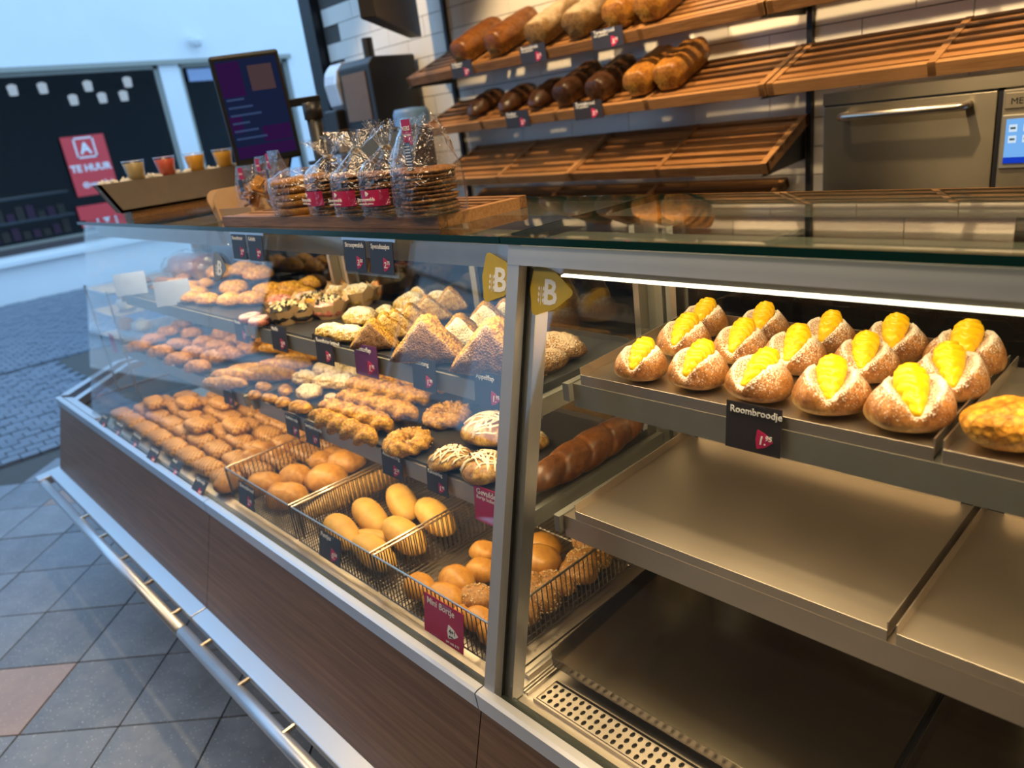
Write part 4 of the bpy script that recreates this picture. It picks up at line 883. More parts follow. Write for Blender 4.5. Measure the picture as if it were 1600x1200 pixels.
sd = []
for i in V3:
    o = inst('seeded_roll', bun(B['seedroll'], .042, .036, .044, 'seeded_roll', .005, seed=i+12))
    def g():
        a = random.random()*2*PI; v = math.acos(random.uniform(-.1, 1)); return (.0425*math.cos(a)*math.sin(v), .0365*math.sin(a)*math.sin(v), .014+.031*math.cos(v)), None
    crumbs(190, g, .0016, .0032, i, 'oat_flakes', B['oats'], o); sd.append(o)
place('seeded_roll', None, 'seeded roll', 'oat seeded rolls in the last basket', 'brown roll covered in oat flakes by the divider', '', [(-0.9268, 0.6637, 0.0693, 0.3, 0.004), (-0.8754, 0.7439, 0.0723, 0.2, 0.004), (-0.8471, 0.7788, 0.0701, 0.1), (-0.8451, 0.8658, 0.0753, 0.2), (-0.8869, 0.9238, 0.0661, 0.0), (-0.8416, 0.9108, 0.0544, 0.4), (-0.7922, 0.833, 0.0722, 0.3), (-0.7952, 0.7333, 0.0734, 0.2), (-0.8237, 0.6859, 0.0662, 0.1), (-0.7836, 0.643, 0.0697, 0.0), (-0.7974, 0.8892, 0.0527, 0.2), (-0.786, 0.7853, 0.0567, 0.2)], .676, .084, proto=sd, box=(-1.065, -.832, .622, .95))
drop(sd)
# bagged loaf on the far top shelf
bl = empty('bagged_loaf', (-3.05+.27, .99, ZT), .3, 'loaf in a shiny clear bag at the rear of the far top shelf', 'bagged loaf')
inst('loaf', tinloaf(B['tin1'], .11, .22, .09, 'loaf'), bl, (0, 0, 0), (0, 0, 1.4))
surf(dome(.14, .075, .105, .7, .4), 26, 14, .012, 40, 2).obj('bag', M['cello'], bl, True)
# ---------------------------------------------------------------- bread on the wall shelves
def shelf_place(mesh, x, lv, d, rz, s, label, group, name='loaf'):
    zF, zB, _ = LV[lv]; a = math.atan2(zB-zF, .274); 
    o = inst(name, mesh, None, (x, 2.188+d*math.cos(a), zF+d*math.sin(a)+.002), (a, 0, rz), s); tag(o, label, 'loaf', group); return o
t1 = [tinloaf(B['tin1'], .105, .27, .10, seed=i) for i in V3]; t2 = [tinloaf(B['tin2'], .115, .27, .10, seed=i+4, amp=.006) for i in V3]
B['goldtin'] = bread('golden_tin_loaf', (.46, .22, .045), (.34, .13, .025), (.20, .06, .012), scale=22, bs=.4, rough=.4, zlo=.35, zhi=.55)
t3 = [tinloaf(B['goldtin'], .11, .25, .10, seed=i+7, split=1) for i in V3]; dk_ = [tinloaf(B['dark'], .10, .25, .095, seed=i+2, split=1) for i in V3]
bt_ = [bun(B['dark'], .055, .12, .07, 'loaf', .005, seed=i, e=.9) for i in V3]
for i, (x, z, wd, k) in enumerate([(-2.5478, 1.7764, 0.1651, 0), (-2.3364, 1.7653, 0.1675, 0), (-2.1023, 1.7621, 0.1677, 1), (-1.9113, 1.758, 0.1596, 1), (-1.7367, 1.7659, 0.1433, 2), (-1.6034, 1.7739, 0.1252, 2)]):
    mm = [t1, t2, t3][k][i % 3]; lb = ['smooth brown tin loaf', 'bran dusted tin loaf', 'pale brown cut tin loaf'][k]
    shelf_place(mm, x, 0, .145, .06, 1, '%s on the top wall shelf, %s loaf from its street end' % (lb, ordn(i)), 'loaves on the top wall shelf')
for i, (x, z, wd, k) in enumerate([(-2.5474, 1.5551, 0.1255, 0), (-2.3524, 1.5638, 0.1303, 0), (-2.1755, 1.5626, 0.1299, 0), (-2.0051, 1.5697, 0.134, 1), (-1.8433, 1.5691, 0.133, 1), (-1.6662, 1.5795, 0.1397, 2), (-1.5546, 1.6012, 0.1223, 2)]):
    mm = [bt_, dk_, t3][k][i % 3]; lb = ['dark brown round ended loaf', 'shadow-topped split tin loaf with pale end', 'golden split tin loaf'][k]
    shelf_place(mm, x, 1, .135+(.02 if i == 6 else 0), .05, .95, '%s on second wall shelf, %s from street end' % (lb, ordn(i)), 'loaves on the second wall shelf')
# ---------------------------------------------------------------- price tags
def tri_pts(s, n=7, r=.18):
    """rounded triangle pointing to +x"""
    P = [Vector((-.42, .5)), Vector((-.42, -.5)), Vector((.5, -.0))]; out = []
    for i in range(3):
        p = P[i]; a = (P[i-1]-p).normalized(); b = (P[(i+1) % 3]-p).normalized()
        p1 = p+a*r; p2 = p+b*r
        for k in range(n): t = k/(n-1); q = p1.lerp(p, t).lerp(p.lerp(p2, t), t); out.append((q.x*s, q.y*s))
        m = (p2+P[(i+1) % 3]+(P[i]-P[(i+1) % 3]).normalized()*r)/2
        q = (p2+(P[(i+1) % 3]-b*r))/2; nrm = Vector((b.y, -b.x)); c = Vector((-.1, 0)); 
        if (q-c).dot(nrm) < 0: nrm = -nrm
        q += nrm*.05; out.append((q.x*s, q.y*s))
    return out
def price_tag(x, y, z, w, h, title, price, label, yaw=0, tilt=-.12, mat='card', sub=None, clip=True, badge='pink', bs=1.0, group='price tags', ts=1.0):
    r = MB().box((-w/2, -.0006, -h), (w/2, .0006, 0)).obj('price_tag', M[mat], loc=(x, y, z)); r.rotation_euler = (tilt, 0, yaw)
    tag(r, label, 'price tag', group); rt = (PI/2, 0, 0)
    if title: text(title, w*.165*ts, r, (-w*.43, -.0009, -h*.22), rt, M['white'], bold=.00012)
    if sub: text(sub, w*.10*ts, r, (-w*.43, -.0009, -h*.35), rt, M['white'])
    if price:
        s = w*.34*bs; cx, cz = w*.22, -h*.70
        b = MB(); b.extr([(cx+p[0], cz+p[1]*1.12) for p in tri_pts(s)], -.0011, -.0006); b.obj('price_badge', M[badge], r)
        tm_ = M['white'] if badge == 'pink' else M['black']
        a, c = price.split('.'); text(a+'.', s*.62, r, (cx-s*.36, -.0013, cz-s*.22), rt, tm_, 'price_digit', bold=.0002, shear=.15)
        text(c, s*.36, r, (cx+s*.02, -.0013, cz+s*.02), rt, tm_, 'price_digit', bold=.0001, shear=.15)
    if clip: MB().box((-w*.08, -.0022, -h*.10), (w*.22, -.0007, -h*.035)).obj('clip', M['plastic_clear'], r)
    return r
def ptag(P, yf, w, h, title, price, label, **k): price_tag(P[0], yf, P[1], w, h, title, price, label, **k)
YT, YM = .747, .697
T = [(-1.8803, 1.0926), (-1.6648, 1.0997), (-1.4504, 1.0991), (-1.2825, 1.1024), (-1.0862, 1.1026), (-0.9048, 1.1046)]
for P, a in zip(T, (('Donut', '1.35', .062, .060, 'dark price tag below the pink doughnuts', 'card'), ('Muffin', '2.25', .062, .062, 'dark price tag below the black chocolate muffin', 'card'), ('Roomboter kruimel', '1.75', .058, .062, 'price tag with two text lines, below the crumble rolls', 'card'), ('Chocoflap', '1.95', .066, .066, 'purple promotion tag below the small brown turnover', 'purple'), ('Kaasstang', '1.90', .056, .062, 'dark price tag below the largest grey-brown turnover', 'card'), ('Appelflap', '1.95', .058, .062, 'dark price tag reading Appelflap, beside the metal door frame', 'card'))):
    if a[5] == 'purple' and 'purple' not in M: M['purple'] = plain('purple_promotion_card', (.13, .02, .11), .4)
    ptag(P, YT, a[2]*1.28, a[3], a[0], a[1], a[4], mat=a[5])
T = [(-1.9587, 0.9078), (-1.5976, 0.8988), (-1.5025, 0.8981), (-1.1787, 0.9088), (-1.0325, 0.9094), (-0.8806, 0.9112)]
for P, a in zip(T, (('Notenstang', '1.65', .048, .052, 'small dark tag on the middle shelf beside the glass joint', 'card', 'pink'), ('Koffiebroodje', '1.85', .046, .052, 'dark tag on the middle shelf, one of a touching pair, toward the street', 'card', 'pink'), ('Saucijzen broodje', '1.95', .046, .052, 'dark tag of the touching pair, toward the cheese twists', 'card', 'pink'), ('Amandelring', '2.20', .050, .054, 'dark price tag reading Amandelring below the seeded rings', 'card', 'pink'), ('Kaneelring', '1.95', .044, .048, 'dark price tag reading Kaneelring below the iced danishes', 'card', 'pink'), ('Gevulde', None, .066, .066, 'magenta sign reading Gevulde Bortje beside the metal door frame', 'pinkcard', 'pink'))):
    ptag(P, YM, a[2]*1.4, a[3], a[0], a[1], a[4], mat=a[5], sub='Bortje bullets' if a[0] == 'Gevulde' else None)
names = ('Frikandel', 'Kaasbroodje', 'Worstbroodje', 'Hambroodje', 'Saucijs', 'Kipbroodje')
for i, (P, n_) in enumerate(zip([(-2.7381, 0.5516), (-2.607, 0.5584), (-2.4304, 0.5571), (-2.2421, 0.548), (-2.0857, 0.5565), (-1.8892, 0.5475)], names)):
    price_tag(P[0], P[1], .712, .074, .050, n_, '2.%d5' % (i+1), 'dark price tag at the deck front, %s from the street end' % ordn(i), tilt=-.7, group='price tags along the deck front')
for i, (P, a) in enumerate(zip([(-1.6579, 0.7422), (-1.2671, 0.7406)], (('Boerenbrood', '2.95'), ('Puntjes', '0.50')))):
    price_tag(P[0], .573, .752, .084, .058, a[0], a[1], 'dark price tag clipped to the %s' % ['street-side wire basket', 'middle wire basket of soft rolls'][i], tilt=-.25)
P = [(-0.8958, 0.7465)][0]
mt_ = price_tag(P[0]+.0, .572, .752, .105, .072, 'Mini Bortje', None, 'magenta sign reading Mini Bortje on the seeded roll basket', tilt=-.2, mat='pinkcard', ts=.95)
b = MB(); b.extr([(.026+p[0]*1.4, -.046+p[1]*1.25) for p in tri_pts(.022)], -.0012, -.0006); b.obj('price_badge', M['white'], mt_)
text('4+1', .011, mt_, (.016, -.0014, -.0475), (PI/2, 0, 0), M['card'], bold=.0002); text('gratis', .0055, mt_, (.016, -.0014, -.0545), (PI/2, 0, 0), M['card'])
text('per stuk 0.75', .0065, mt_, (.008, -.001, -.067), (PI/2, 0, 0), M['white'])
P = [(-0.4204, 1.1424)][0]
price_tag(P[0], .7455, P[1]+.001, .072, .060, 'Roombroodje', '1.95', 'brown price tag reading Roombroodje below the custard buns', tilt=-.1)
# clear double holders hanging from the top glass
for i, (P, a) in enumerate(zip([(-1.5662, 1.3294), (-1.0941, 1.3293)], ((('Roomboter', '3.50'), ('Gehakt', '2.95')), (('Stroopwafels', '3.50'), ('Speculaasjes', '2.75'))))):
    w_, h_ = .165, .062
    r = MB().box((-w_/2, -.001, -h_), (w_/2, .001, 0)).obj('tag_holder', M['plastic_clear'], loc=(P[0], .684, 1.336)); r.rotation_euler = (-.12, 0, 0)
    tag(r, 'clear double tag holder under the top glass, %s' % ['nearer the street', 'with stroopwafel prices'][i], 'tag holder', 'double tag holders')
    MB().box((-w_/2, -.003, -.004), (w_/2, .003, .001)).obj('holder_rail', M['alu'], r)
    for j, (tt, pp) in enumerate(a):
        price_tag(P[0]+(-.041 if j == 0 else .041), .6805, 1.333, .068, .054, tt, pp, 'dark price card in the %s tag holder, %s' % (['street-side', 'wide'][i], ['first', 'second'][j]), tilt=-.12, clip=False, group='cards in the tag holders')
# shelf tags on the wall shelves
for i, (x, z, t_, p_) in enumerate([(-2.5379, 1.737, 'Volkoren', '2.95'), (-2.1204, 1.7393, 'Boerenbruin', '3.25'), (-1.7597, 1.7385, 'Tarwebrood', '3.15')]):
    price_tag(x, 2.184, z, .135, .062, t_, p_, 'dark price sign on the top wall shelf, %s from its street end' % ordn(i), tilt=.1, group='price signs on the wall shelves', bs=.75, sub='vers gebakken', ts=.8)
for i, (x, z, t_, p_) in enumerate([(-2.2435, 1.5147, 'Donker', '2.75'), (-1.8722, 1.516, 'Zonnebrood', '3.15')]):
    price_tag(x, 2.184, z, .135, .062, t_, p_, 'dark price sign on the second wall shelf, %s from its street end' % ordn(i), tilt=.1, group='price signs on the wall shelves', bs=.75, sub='vers gebakken', ts=.8)
# logo stickers on the panes
def sticker(x, z, off, label, mat, wht, flip=False, s=.078):
    r = empty('logo_sticker', (x, gy(z)+off, z), 0, label, 'sticker', 'logo stickers on the glass'); r.rotation_euler = (-.2495, 0, 0)
    m = MB(); pts = [(p[0]*1.15+.002, p[1]*1.05) for p in tri_pts(s, r=.22)]; m.extr(pts, -.0008, -.0002); m.obj('sticker_field', mat, r)
    text('B', s*.60, r, (-s*.19, -.001, -s*.23), (PI/2, 0, 0), wht, 'letter', bold=.0012)
    ear = MB()
    for k in range(3):
        for sd_ in (-1, 1):
            cx, cz = -s*.235+sd_*s*.045, -s*.18+k*s*.10; q = [(0, -.045), (.028, 0), (.012, .05), (-.012, .01)]
            ear.extr([(cx+sd_*a*s, cz+b_*s) for a, b_ in (q if sd_ > 0 else q[::-1])], -.0012, -.0009)
    ear.extr([(-s*.24, -s*.26), (-s*.23, -s*.26), (-s*.23, s*.06), (-s*.24, s*.06)], -.0012, -.0009)
    ear.obj('wheat_ear', wht, r)
P = [(-0.7732, 1.2874)][0]
sticker(P[0], P[1], -.001, 'yellow logo sticker with white B on the glass beside the metal frame', M['yellow'], M['white'])
P = [(-0.6854, 1.2743)][0]
sticker(P[0], P[1], .011, 'yellow logo sticker with white B inside the metal framed door', M['yellow'], M['white'])
P = [(-1.743, 1.2532)][0]
sticker(P[0], P[1], -.001, 'grey looking logo sticker on the glass beside the pane joint', plain('grey_sticker', (.20, .22, .24), .5), M['white'])
# pale cards standing in the street-end case
for i, (x, y) in enumerate([(-2.7185, 0.7351), (-2.1373, 0.6505)]):
    r = MB().box((-.055, -.001, 0), (.055, .001, .075)).obj('standing_card', M['palecard'], loc=(x, .752, 1.086)); r.rotation_euler = (-.2, 0, .85); r.location.x = [-2.76, -2.36][i]
    tag(r, ['pale card standing on the far top shelf, nearest the street end', 'pale card standing before the yellow cheese rolls'][i], 'card', 'standing cards')
tag(MB().box((0, -.001, 0), (.05, .001, .07)).obj('red_tag', M['pinkcard'], loc=(-3.02, .70, .86)), 'small red tag on the wire rack at the street end', 'tag')
# wire racks with wrapped goods at the street end
wr_ = empty('wire_rack', (-3.04, .86, 0), 0, 'wire rack with two tiers standing outside the end pane of the case', 'rack')
m = MB()
for z in (.905, 1.0, 1.085):
    m.tube([(-.14, -.15, z), (.13, -.15, z), (.13, .15, z), (-.14, .15, z)], .003, 6, closed=True)
    for k in range(12): m.bar((-.13+k*.0225, -.15, z-.002), (-.13+k*.0225, .15, z-.002), .002)
for x in (-.14, .13):
    for y in (-.15, .15): m.bar((x, y, .66), (x, y, 1.10), .005)
tag(m.obj('wire_frame', M['alu'], wr_), kind='stuff')
wrp = plain('white_wrapped_bag', (.55, .58, .62), .3)
for i, (dx, dy, z) in enumerate(((-.06, -.07, .907), (.05, -.05, .907), (-.05, -.04, 1.002), (.06, -.08, 1.002))):
    o = surf(dome(.045, .03, .05, .8, .4), 18, 10, .012, 50, i).obj('wrapped_bag', wrp if i % 2 else M['kraft'], None, True, loc=(-3.04+dx, .86+dy, z))
    tag(o, '%s small wrapped bag on the %s tier of the wire rack' % (['brown', 'white'][i % 2], ['lower', 'upper'][i//2]), 'bag', 'wrapped bags on the wire rack')
# ---------------------------------------------------------------- wooden tray with waffle bags on the top glass
tr = empty('wooden_tray', (-1.322, .808, 1.3476), R(2.2), 'slatted beech tray on the counter top under the waffle bags', 'tray')
L2, D2 = .378, .102
MB().box((-L2, -D2, 0), (L2, -D2+.018, .021)).obj('front_board', M['slat2'], tr, bevel=.001)
MB().box((-L2, D2-.018, 0), (L2, D2, .021)).obj('back_board', M['slat2'], tr, bevel=.001)
e_ = MB().box((-.011, -D2+.018, 0), (.011, D2-.018, .019)).mesh('end_board', M['slat2'])
for x in (-L2+.011, L2-.011): inst('end_board', e_, tr, (x, 0, 0))
s_ = MB().box((-L2+.022, 0, .006), (L2-.022, .020, .020)).mesh('slat', M['slat2'])
for k in range(5): inst('slat', s_, tr, (0, -D2+.024+k*.0335, 0))
ZB = 1.3476+.0215
def disc(mat, r, t, seed):
    m = MB(); k = 26; vs = []
    for z, q in ((0, .96), (t*.25, 1.0), (t*.75, 1.0), (t, .96)):
        for j in range(k): a = 2*PI*j/k; rr = r*q*(1+.05*noise.noise(Vector((math.cos(a)*3, math.sin(a)*3, seed)))); vs.append((rr*math.cos(a), rr*math.sin(a), z+.0015*noise.noise(Vector((math.cos(a)*2, math.sin(a)*2, seed+9)))))
    m.add(vs, [(i*k+j, i*k+(j+1) % k, (i+1)*k+(j+1) % k, (i+1)*k+j) for i in range(3) for j in range(k)]); m.f += [tuple(range(k-1, -1, -1)), tuple(3*k+j for j in range(k))]; m.m += [0, 0]; return m.mesh('waffle', mat, True)
dm = [disc(B['wafel'], .046, .0050, i) for i in V3]; dm2 = [disc(B['wafel2'], .052, .0125, i+5) for i in V3]
def cello(rx, ry, hb, hn, ht, fl, seed, open_top=False):
    m = MB(); nu = 36; vs = []; off = Vector((seed*3.3, seed, 0))
    prof = [(0, .9), (.02, 1), (.35, 1.03), (.8, 1.02), (1.0, .95)]
    lv = [(hb*a, b, 1) for a, b in prof]
    if open_top: lv += [(hb+(ht-hb)*q, .95-.10*q, 1-.75*q) for q in (.2, .4, .6, .8, 1.0)]
    else: lv += [(hb+(hn-hb)*q, .95-(.95-.13)*q**.8, 1) for q in (.25, .5, .75, 1.0)]+[(hn+(ht-hn)*q, .13+fl*q, 1) for q in (.3, .6, 1.0)]
    for i, (z, s, fy) in enumerate(lv):
        for j in range(nu):
            a = 2*PI*j/nu; x = rx*s*sg(math.cos(a), .75); y = ry*s*fy*sg(math.sin(a), .75)
            cr_ = .25*(z > hb)+.08; k = 1+cr_*noise.noise(Vector((math.cos(a)*4, math.sin(a)*4, z*30))+off)
            if z > hb and not open_top: k += .25*math.sin(a*7+seed)*(1 if z > hn else .4)
            vs.append((x*k, y*k, z+(.010*noise.noise(Vector((a, z, seed))) if z > hb else 0)))
    n = len(lv); m.add(vs, [(i*nu+j, i*nu+(j+1) % nu, (i+1)*nu+(j+1) % nu, (i+1)*nu+j) for i in range(n-1) for j in range(nu)]); return m
def waffle_bag(x, y, n, thick, label, hb, hn, ht, fl=.45, seed=0, band=True, r=.05, rz=0, lab=None, ot=False, tie=True):
    o = empty('waffle_bag', (x, y, ZB), rz, label, 'waffle bag', 'bags of waffles on the wooden tray'); random.seed(seed)
    t = .0135 if thick else .0064
    for i in range(n): inst('waffle', (dm2 if thick else dm)[i % 3], o, (random.uniform(-.002, .002), random.uniform(-.002, .002), .001+i*t), (random.uniform(-.04, .04), random.uniform(-.04, .04), i), r/.05)
    cello(r*1.07, r*1.05, hb, hn, ht, fl, seed, ot).obj('cellophane', M['cello'], o, True)
    if tie and not ot: MB().lathe([(r*.17, hn-.004), (r*.19, hn), (r*.17, hn+.004)], 12).obj('bag_tie', M['steel'], o)
    if band:
        m = MB(); k = 14; rr = r*1.13; vs = []
        for z in (.020, .046):
            for j in range(k+1): a = -PI/2-.75+1.5*j/k; vs.append((rr*math.cos(a), rr*math.sin(a), z))
        m.add(vs, [(j, j+1, k+2+j, k+1+j) for j in range(k)]); bd = m.obj('paper_band', M['pink'], o)
        text('Stroopwafels', .0085, bd, (-.026, -rr-.0035, .029), (PI/2, 0, 0), M['white'], bold=.0001); text('ambachtelijk gebakken', .0042, bd, (-.024, -rr-.0035, .0235), (PI/2, 0, 0), M['white'])
        q = MB(); q.extr([(p[0], .0405+p[1]) for p in tri_pts(.009)], -rr-.003, -rr-.0025); q.obj('band_logo', M['white'], bd)
    if lab:
        q = MB().box((lab-.011, -.022, ht-.040), (lab+.011, -.0215, ht-.002)).obj('red_label', M['pink'], o); text('VERS', .009, q, (lab-.0105, -.0222, ht-.018), (PI/2, 0, 0), M['white'], bold=.0002); text('GEBAKKEN', .0037, q, (lab-.0105, -.0222, ht-.026), (PI/2, 0, 0), M['white'])
        q = MB().box((lab-.008, -.026, ht-.078), (lab+.008, -.0255, ht-.036)).obj('black_label', M['card'], o); l_ = MB()
        for k in range(8): l_.box((lab-.0065, -.0265, ht-.074+k*.0045), (lab+.0065, -.0261, ht-.0725+k*.0045))
        tag(l_.obj('print_line', M['white'], q), kind='stuff')
    return o
W = [(-0.9782, 0.7123), (-1.0792, 0.7098), (-1.1683, 0.7076), (-1.2819, 0.7182), (-1.4194, 0.7157), (-1.5998, 0.7603), (-1.7819, 0.7783)]
waffle_bag(W[0][0]+.0, W[0][1]+.028, 11, False, 'tall open clear bag of brown waffles with a red VERS label, nearest the metal frame', .074, .10, .148, 0, 1, False, .050, 0, -.005, True)
waffle_bag(W[1][0], W[1][1]+.03, 11, False, 'tied waffle bag beside the tall open bag', .074, .108, .150, .30, 2, True, .047, .1)
waffle_bag(W[2][0], W[2][1]+.03, 11, False, 'tied waffle bag with pink Stroopwafels band, in the middle of the row', .074, .108, .142, .7, 3, True, .047, .0)
waffle_bag(W[3][0], W[3][1]+.03, 11, False, 'tied waffle bag with bunched neck, beside the thick filled waffles', .074, .102, .132, .55, 4, True, .047, -.15)
waffle_bag(W[4][0], W[4][1]+.04, 5, True, 'clear bag of thick golden filled waffles without a tie', .072, .08, .085, 0, 5, False, .056, .2, None, True)
# small clear bags with caramel pieces
def pouch(x, y, w, h, label, seed, rz):
    o = empty('cookie_pouch', (x, y, ZB), rz, label, 'cookie bag', 'small cookie bags on the wooden tray'); random.seed(seed); m = MB()
    for k in range(9):
        e = Euler((random.random()*3, random.random()*3, random.random()*3)).to_matrix().to_4x4(); e.translation = Vector((random.uniform(-w*.28, w*.28), random.uniform(-.012, .012), .014+k*h*.055)); m.box((-.016, -.012, -.003), (.016, .012, .003), 0, e)
    tag(m.obj('cookie_piece', B['wafel2'], o), kind='stuff')
    mm = MB(); nu = 28; vs = []; lv = [(0, 1, 1), (h*.1, 1.02, 1), (h*.5, 1, .95), (h*.7, .98, .6), (h*.9, .97, .25), (h, .97, .06)]
    for z, s, fy in lv:
        for j in range(nu): a = 2*PI*j/nu; kk = 1+.06*noise.noise(Vector((math.cos(a)*4, math.sin(a)*4, z*30+seed))); vs.append((w/2*s*sg(math.cos(a), .5)*kk, .024*fy*sg(math.sin(a), .5)*kk, z))
    mm.add(vs, [(i*nu+j, i*nu+(j+1) % nu, (i+1)*nu+(j+1) % nu, (i+1)*nu+j) for i in range(len(lv)-1) for j in range(nu)]); mm.obj('cellophane', M['cello'], o, True)
    q = MB().box((-.008, -.016, h*.70), (.008, -.0155, h*.96)).obj('red_label', M['pink'], o); text('VERS', .006, q, (-.007, -.0162, h*.8), (PI/2, 0, 0), M['white'])
    MB().box((-.007, -.022, h*.42), (.007, -.0215, h*.70)).obj('black_label', M['card'], o)
pouch(W[5][0]-.02, W[5][1]+.05, .085, .125, 'clear cookie bag with red label, directly beside the thick filled waffles', 1, -.15)
pouch(W[6][0]+.03, W[6][1]+.02, .070, .100, 'small clear cookie bag at the tray corner toward the street', 2, .25)
pouch(W[6][0]-.005, W[6][1]+.085, .070, .115, 'clear cookie bag at the rear tray corner, behind the small one', 3, .1)
# ---------------------------------------------------------------- kraft carton and long sample box at the street end of the counter
kc = empty('kraft_carton', (-1.83, .80, 1.348), .2, 'open kraft carton with rounded flaps at the end of the wooden tray', 'carton')
MB().box((-.02, -.06, 0), (.12, .08, .004)).box((-.02, -.06, .004), (.12, -.057, .03)).obj('carton_base', M['kraft'], kc)
def flap(x, w, h, y0, y1, ang):
    n = 8; pts = [(0, y0), (0, y1)]
    r = .03
    pts = [(y0, 0), (y1, 0), (y1, h-r)]+[(y1-r+r*math.cos(a*PI/2/n), h-r+r*math.sin(a*PI/2/n)) for a in range(n+1)]+[(y0+r-r*math.sin(a*PI/2/n), h-r+r*math.cos(a*PI/2/n)) for a in range(n+1)]
    m = MB(); vs = [(0, p[0], p[1]) for p in pts]+[(.003, p[0], p[1]) for p in pts]; k = len(pts)
    m.add(vs, [(i, (i+1) % k, k+(i+1) % k, k+i) for i in range(k)]+[tuple(range(k-1, -1, -1)), tuple(range(k, 2*k))])
    o = m.obj('flap', M['kraft'], kc); o.location = (x, 0, .004); o.rotation_euler = (0, ang, 0)
flap(-.02, 0, .075, -.06, .10, -.45); flap(.0, 0, .07, -.065, .07, -.25)
bx = empty('sample_box', (-2.50, .72, 1.348), 0, 'long grey-brown wooden box of samples on the counter at the street end', 'box')
bm = plain('grey_brown_board', (.20, .16, .13), .7); b = MB()
b.prism([(0, .022), (-.045, .112), (.60, .112), (.56, .022)], -.01, .0); b.prism([(0, .022), (-.045, .112), (.60, .112), (.56, .022)], -.05, -.04)
b.prism([(0, .022), (-.045, .112), (-.035, .112), (.01, .022)], -.05, 0); b.prism([(.55, .022), (.59, .112), (.60, .112), (.56, .022)], -.05, 0); b.box((-.05, 0, .022), (0, .56, .03))
b.obj('box_wall', bm, bx); MB().box((-.09, .03, 0), (-.01, .52, .021)).obj('wood_board', M['slat2'], bx)
random.seed(5); m = MB()
for k in range(260):
    p = Vector((random.uniform(-.038, -.012), random.uniform(-.03, .58), random.uniform(.095, .116))); s = random.uniform(.008, .014)
    a = [Vector(v) for v in ((1, 0, 0), (-1, 0, 0), (0, 1, 0), (0, -1, 0), (0, 0, 1), (0, 0, -1))]; q = Euler((k, k*2, k*3)).to_matrix()
    m.add([p+q @ v*s for v in a], [(0, 2, 4), (2, 1, 4), (1, 3, 4), (3, 0, 4), (2, 0, 5), (1, 2, 5), (3, 1, 5), (0, 3, 5)])
m.box((-.04, 0, .08), (-.01, .55, .10))
tag(m.obj('popcorn_filling', plain('popcorn_white', (.70, .68, .62), .8), bx, True), kind='stuff')
cups = [((.55, .42, .20), 'yellowish sample cup, nearest in the row on the long box'), ((.70, .10, .06), 'red sample cup standing in the row on the long box'), ((.80, .40, .02), 'orange sample cup, third in the row on the long box'), ((.80, .42, .03), 'orange sample cup farthest along the long box')]
for i, (c_, lb) in enumerate(cups):
    o = MB().lathe([(.022, 0), (.030, .050), (.029, .051), (.0, .051)], 18).obj('sample_cup', plain('cup_filling', c_, .4), None, True, loc=(-2.525, .80+i*.095, 1.458)); tag(o, lb, 'cup', 'sample cups on the long box')
    MB().lathe([(.0235, -.001), (.0325, .056), (.034, .059), (.032, .056)], 18).obj('cup_shell', M['plastic_clear'], o, True)
# ---------------------------------------------------------------- till screen, pole, terminal
ts_ = empty('till_screen', (-2.241, 1.102, 1.615), 0, 'black portrait customer screen on a pole above the counter', 'screen')
dirv = Vector((-2.241, 1.102, 0)); yaw = math.atan2(-dirv.x, dirv.y)
ts_.rotation_euler = (R(4), R(-2), yaw+.12)
MB().box((-.10, -.008, -.155), (.10, .014, .155)).obj('screen_body', M['black'], ts_, bevel=.008)
M['scr'] = emit('till_display_navy', (.010, .016, .05), .8)
sc_ = MB().box((-.088, -.0095, -.135), (.088, -.008, .14)).obj('display', M['scr'], ts_)
pa = MB(); pa.box((-.086, -.0105, .04), (-.02, -.0095, .135)).box((-.086, -.0105, -.133), (.086, -.0095, -.10)).box((.0, -.0105, -.095), (.084, -.0095, -.05)).box((-.086, -.0105, -.06), (-.05, -.0095, -.01)).obj('display_field', emit('display_purple', (.040, .010, .075), .6), sc_)
MB().box((.0, -.0105, .05), (.07, -.0095, .12)).obj('display_picture', emit('display_brown', (.06, .035, .04), 1), sc_)
dl = MB()
for k in range(6): dl.box((-.08, -.011, .03-k*.022), (-.08+.05+.02*(k % 3), -.0095, .036-k*.022))
tag(dl.obj('display_line', emit('display_blue', (.03, .05, .12), 1), sc_), kind='stuff')
MB().box((.06, .014, -.05), (.095, .05, .06)).box((.08, .03, -.012), (.20, .05, .012)).obj('screen_arm', M['black'], ts_, bevel=.002)
pl = MB().tube([(-1.985, 1.14, 1.2505), (-1.985, 1.14, 1.60)], .021, 16).obj('screen_pole', M['black'], ts_, True); bpy.context.view_layer.update(); pl.matrix_parent_inverse = ts_.matrix_world.inverted()
MB().tube([(-1.985, 1.14, 1.56), (-1.985, 1.14, 1.605)], .026, 16).obj('pole_collar', M['black'], pl, True); MB().tube([(-1.985, 1.14, 1.44), (-1.985, 1.14, 1.45)], .04, 16).obj('pole_collar', M['black'], pl, True)
tm2 = empty('payment_terminal', (-1.72, 1.20, 1.2505), .5, 'dark blue-grey till terminal behind the tied waffle bags', 'terminal')
MB().prism([(-.06, 0), (-.075, .19), (-.04, .252), (.06, .238), (.06, 0)], -.09, .10).obj('terminal_body', plain('slate_terminal', (.035, .05, .075), .4), tm2, bevel=.004)
MB().prism([(-.041, .253), (.06, .239), (.06, .245), (-.042, .260)], -.092, .102).obj('terminal_top', plain('grey_terminal_top', (.10, .10, .10), .5), tm2)
tag(MB().box((-2.5, 1.10, 0), (-1.3, 1.32, 1.25)).obj('till_cabinet', M['dark']), 'dark till cabinet behind the display cases', 'cabinet')
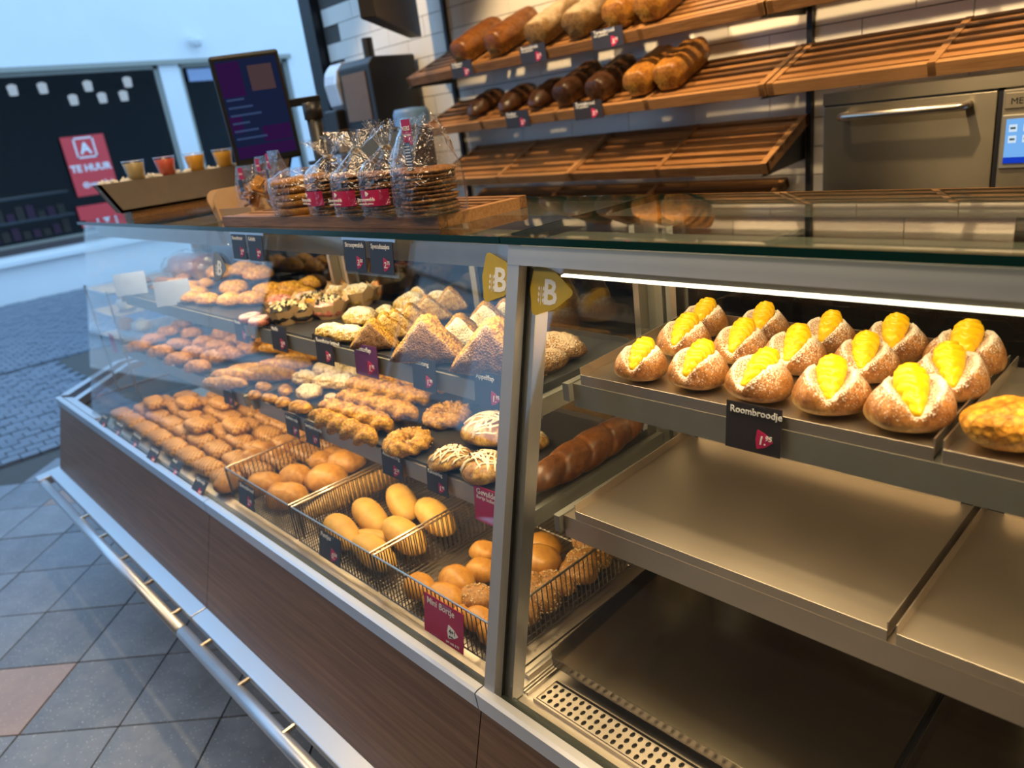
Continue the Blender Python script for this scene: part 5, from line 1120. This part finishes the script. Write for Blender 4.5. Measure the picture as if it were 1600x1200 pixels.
# ---------------------------------------------------------------- coffee machine and hanging screen
cm_ = empty('coffee_machine', (-3.40, 2.32, 1.02), 0, 'black bean-to-cup coffee machine with silver head before the tiled wall', 'coffee machine')
MB().box((-.10, -.12, 0), (.19, .15, .48)).obj('machine_stand', plain('brown_stand', (.07, .05, .04), .5), cm_, bevel=.01)
MB().prism([(-.13, .50), (-.13, .80), (-.10, .83), (.15, .83), (.15, .50)], -.10, .19).obj('machine_body', M['black'], cm_, bevel=.008)
MB().box((-.06, -.136, .55), (.15, -.13, .77)).obj('machine_window', plain('brown_window', (.13, .075, .035), .15), cm_)
MB().prism([(-.14, .64), (-.155, .74), (-.14, .80), (-.10, .84), (.10, .84), (.10, .60), (-.11, .60)], -.22, -.09).obj('silver_head', plain('silver_head_metal', (.60, .62, .66), .25, .7), cm_, bevel=.02)
MB().box((-.24, -.17, .50), (-.12, -.05, .62)).obj('spout', M['black'], cm_, bevel=.01)
MB().lathe([(.03, 0), (.042, .07), (.044, .075), (.03, .075)], 16, (-.18, -.12, .41)).obj('glass_cup', M['kraft'], cm_, True)
MB().box((-.27, -.2, .36), (-.10, .0, .40)).obj('drip_tray', M['alu'], cm_)
MB().box((-.25, -.1, 0), (-.11, .1, .36)).obj('machine_foot', M['black'], cm_)
MB().tube([(.02, 0, .83), (.02, 0, .93)], .028, 10).obj('bean_tube', M['black'], cm_)
o = MB().lathe([(.085, 0), (.085, .55), (.075, .57), (.0, .575)], 22).obj('blue_container', plain('pale_blue_plastic', (.13, .26, .50), .45), None, True, loc=(-2.98, 2.22, 1.021)); tag(o, 'pale blue round container beside the coffee machine', 'container')
hs = empty('hanging_screen', (-3.02, 2.2, 1.96), 0, 'dark menu board hanging from the ceiling near the tiled wall', 'menu board')
a_ = Vector((-3.05, 2.37, 1.9)); b_ = Vector((-2.50, 1.74, 1.9)); ang = math.atan2(b_.y-a_.y, b_.x-a_.x)
mb_ = MB().box((0, -.03, 0), ((b_-a_).length, .03, .55)).obj('board_panel', plain('dark_wood_board', (.035, .027, .02), .5), hs, bevel=.004); mb_.location = (a_-hs.location); mb_.rotation_euler = (0, 0, ang)
MB().box((.1, -.008, .55), (.12, .008, .90)).box((.4, -.008, .55), (.42, .008, .90)).obj('hanger', M['black'], mb_)

# lettering becomes plain meshes
bpy.context.view_layer.update(); dg = bpy.context.evaluated_depsgraph_get()
for o in [q for q in SC.objects if q.type == 'FONT']:
    me = bpy.data.meshes.new_from_object(o.evaluated_get(dg)); n_ = o.name.split('.')[0]
    c = bpy.data.objects.new(n_, me); COL.objects.link(c); c.parent = o.parent; c.location = o.location; c.rotation_euler = o.rotation_euler
    bpy.data.objects.remove(o)
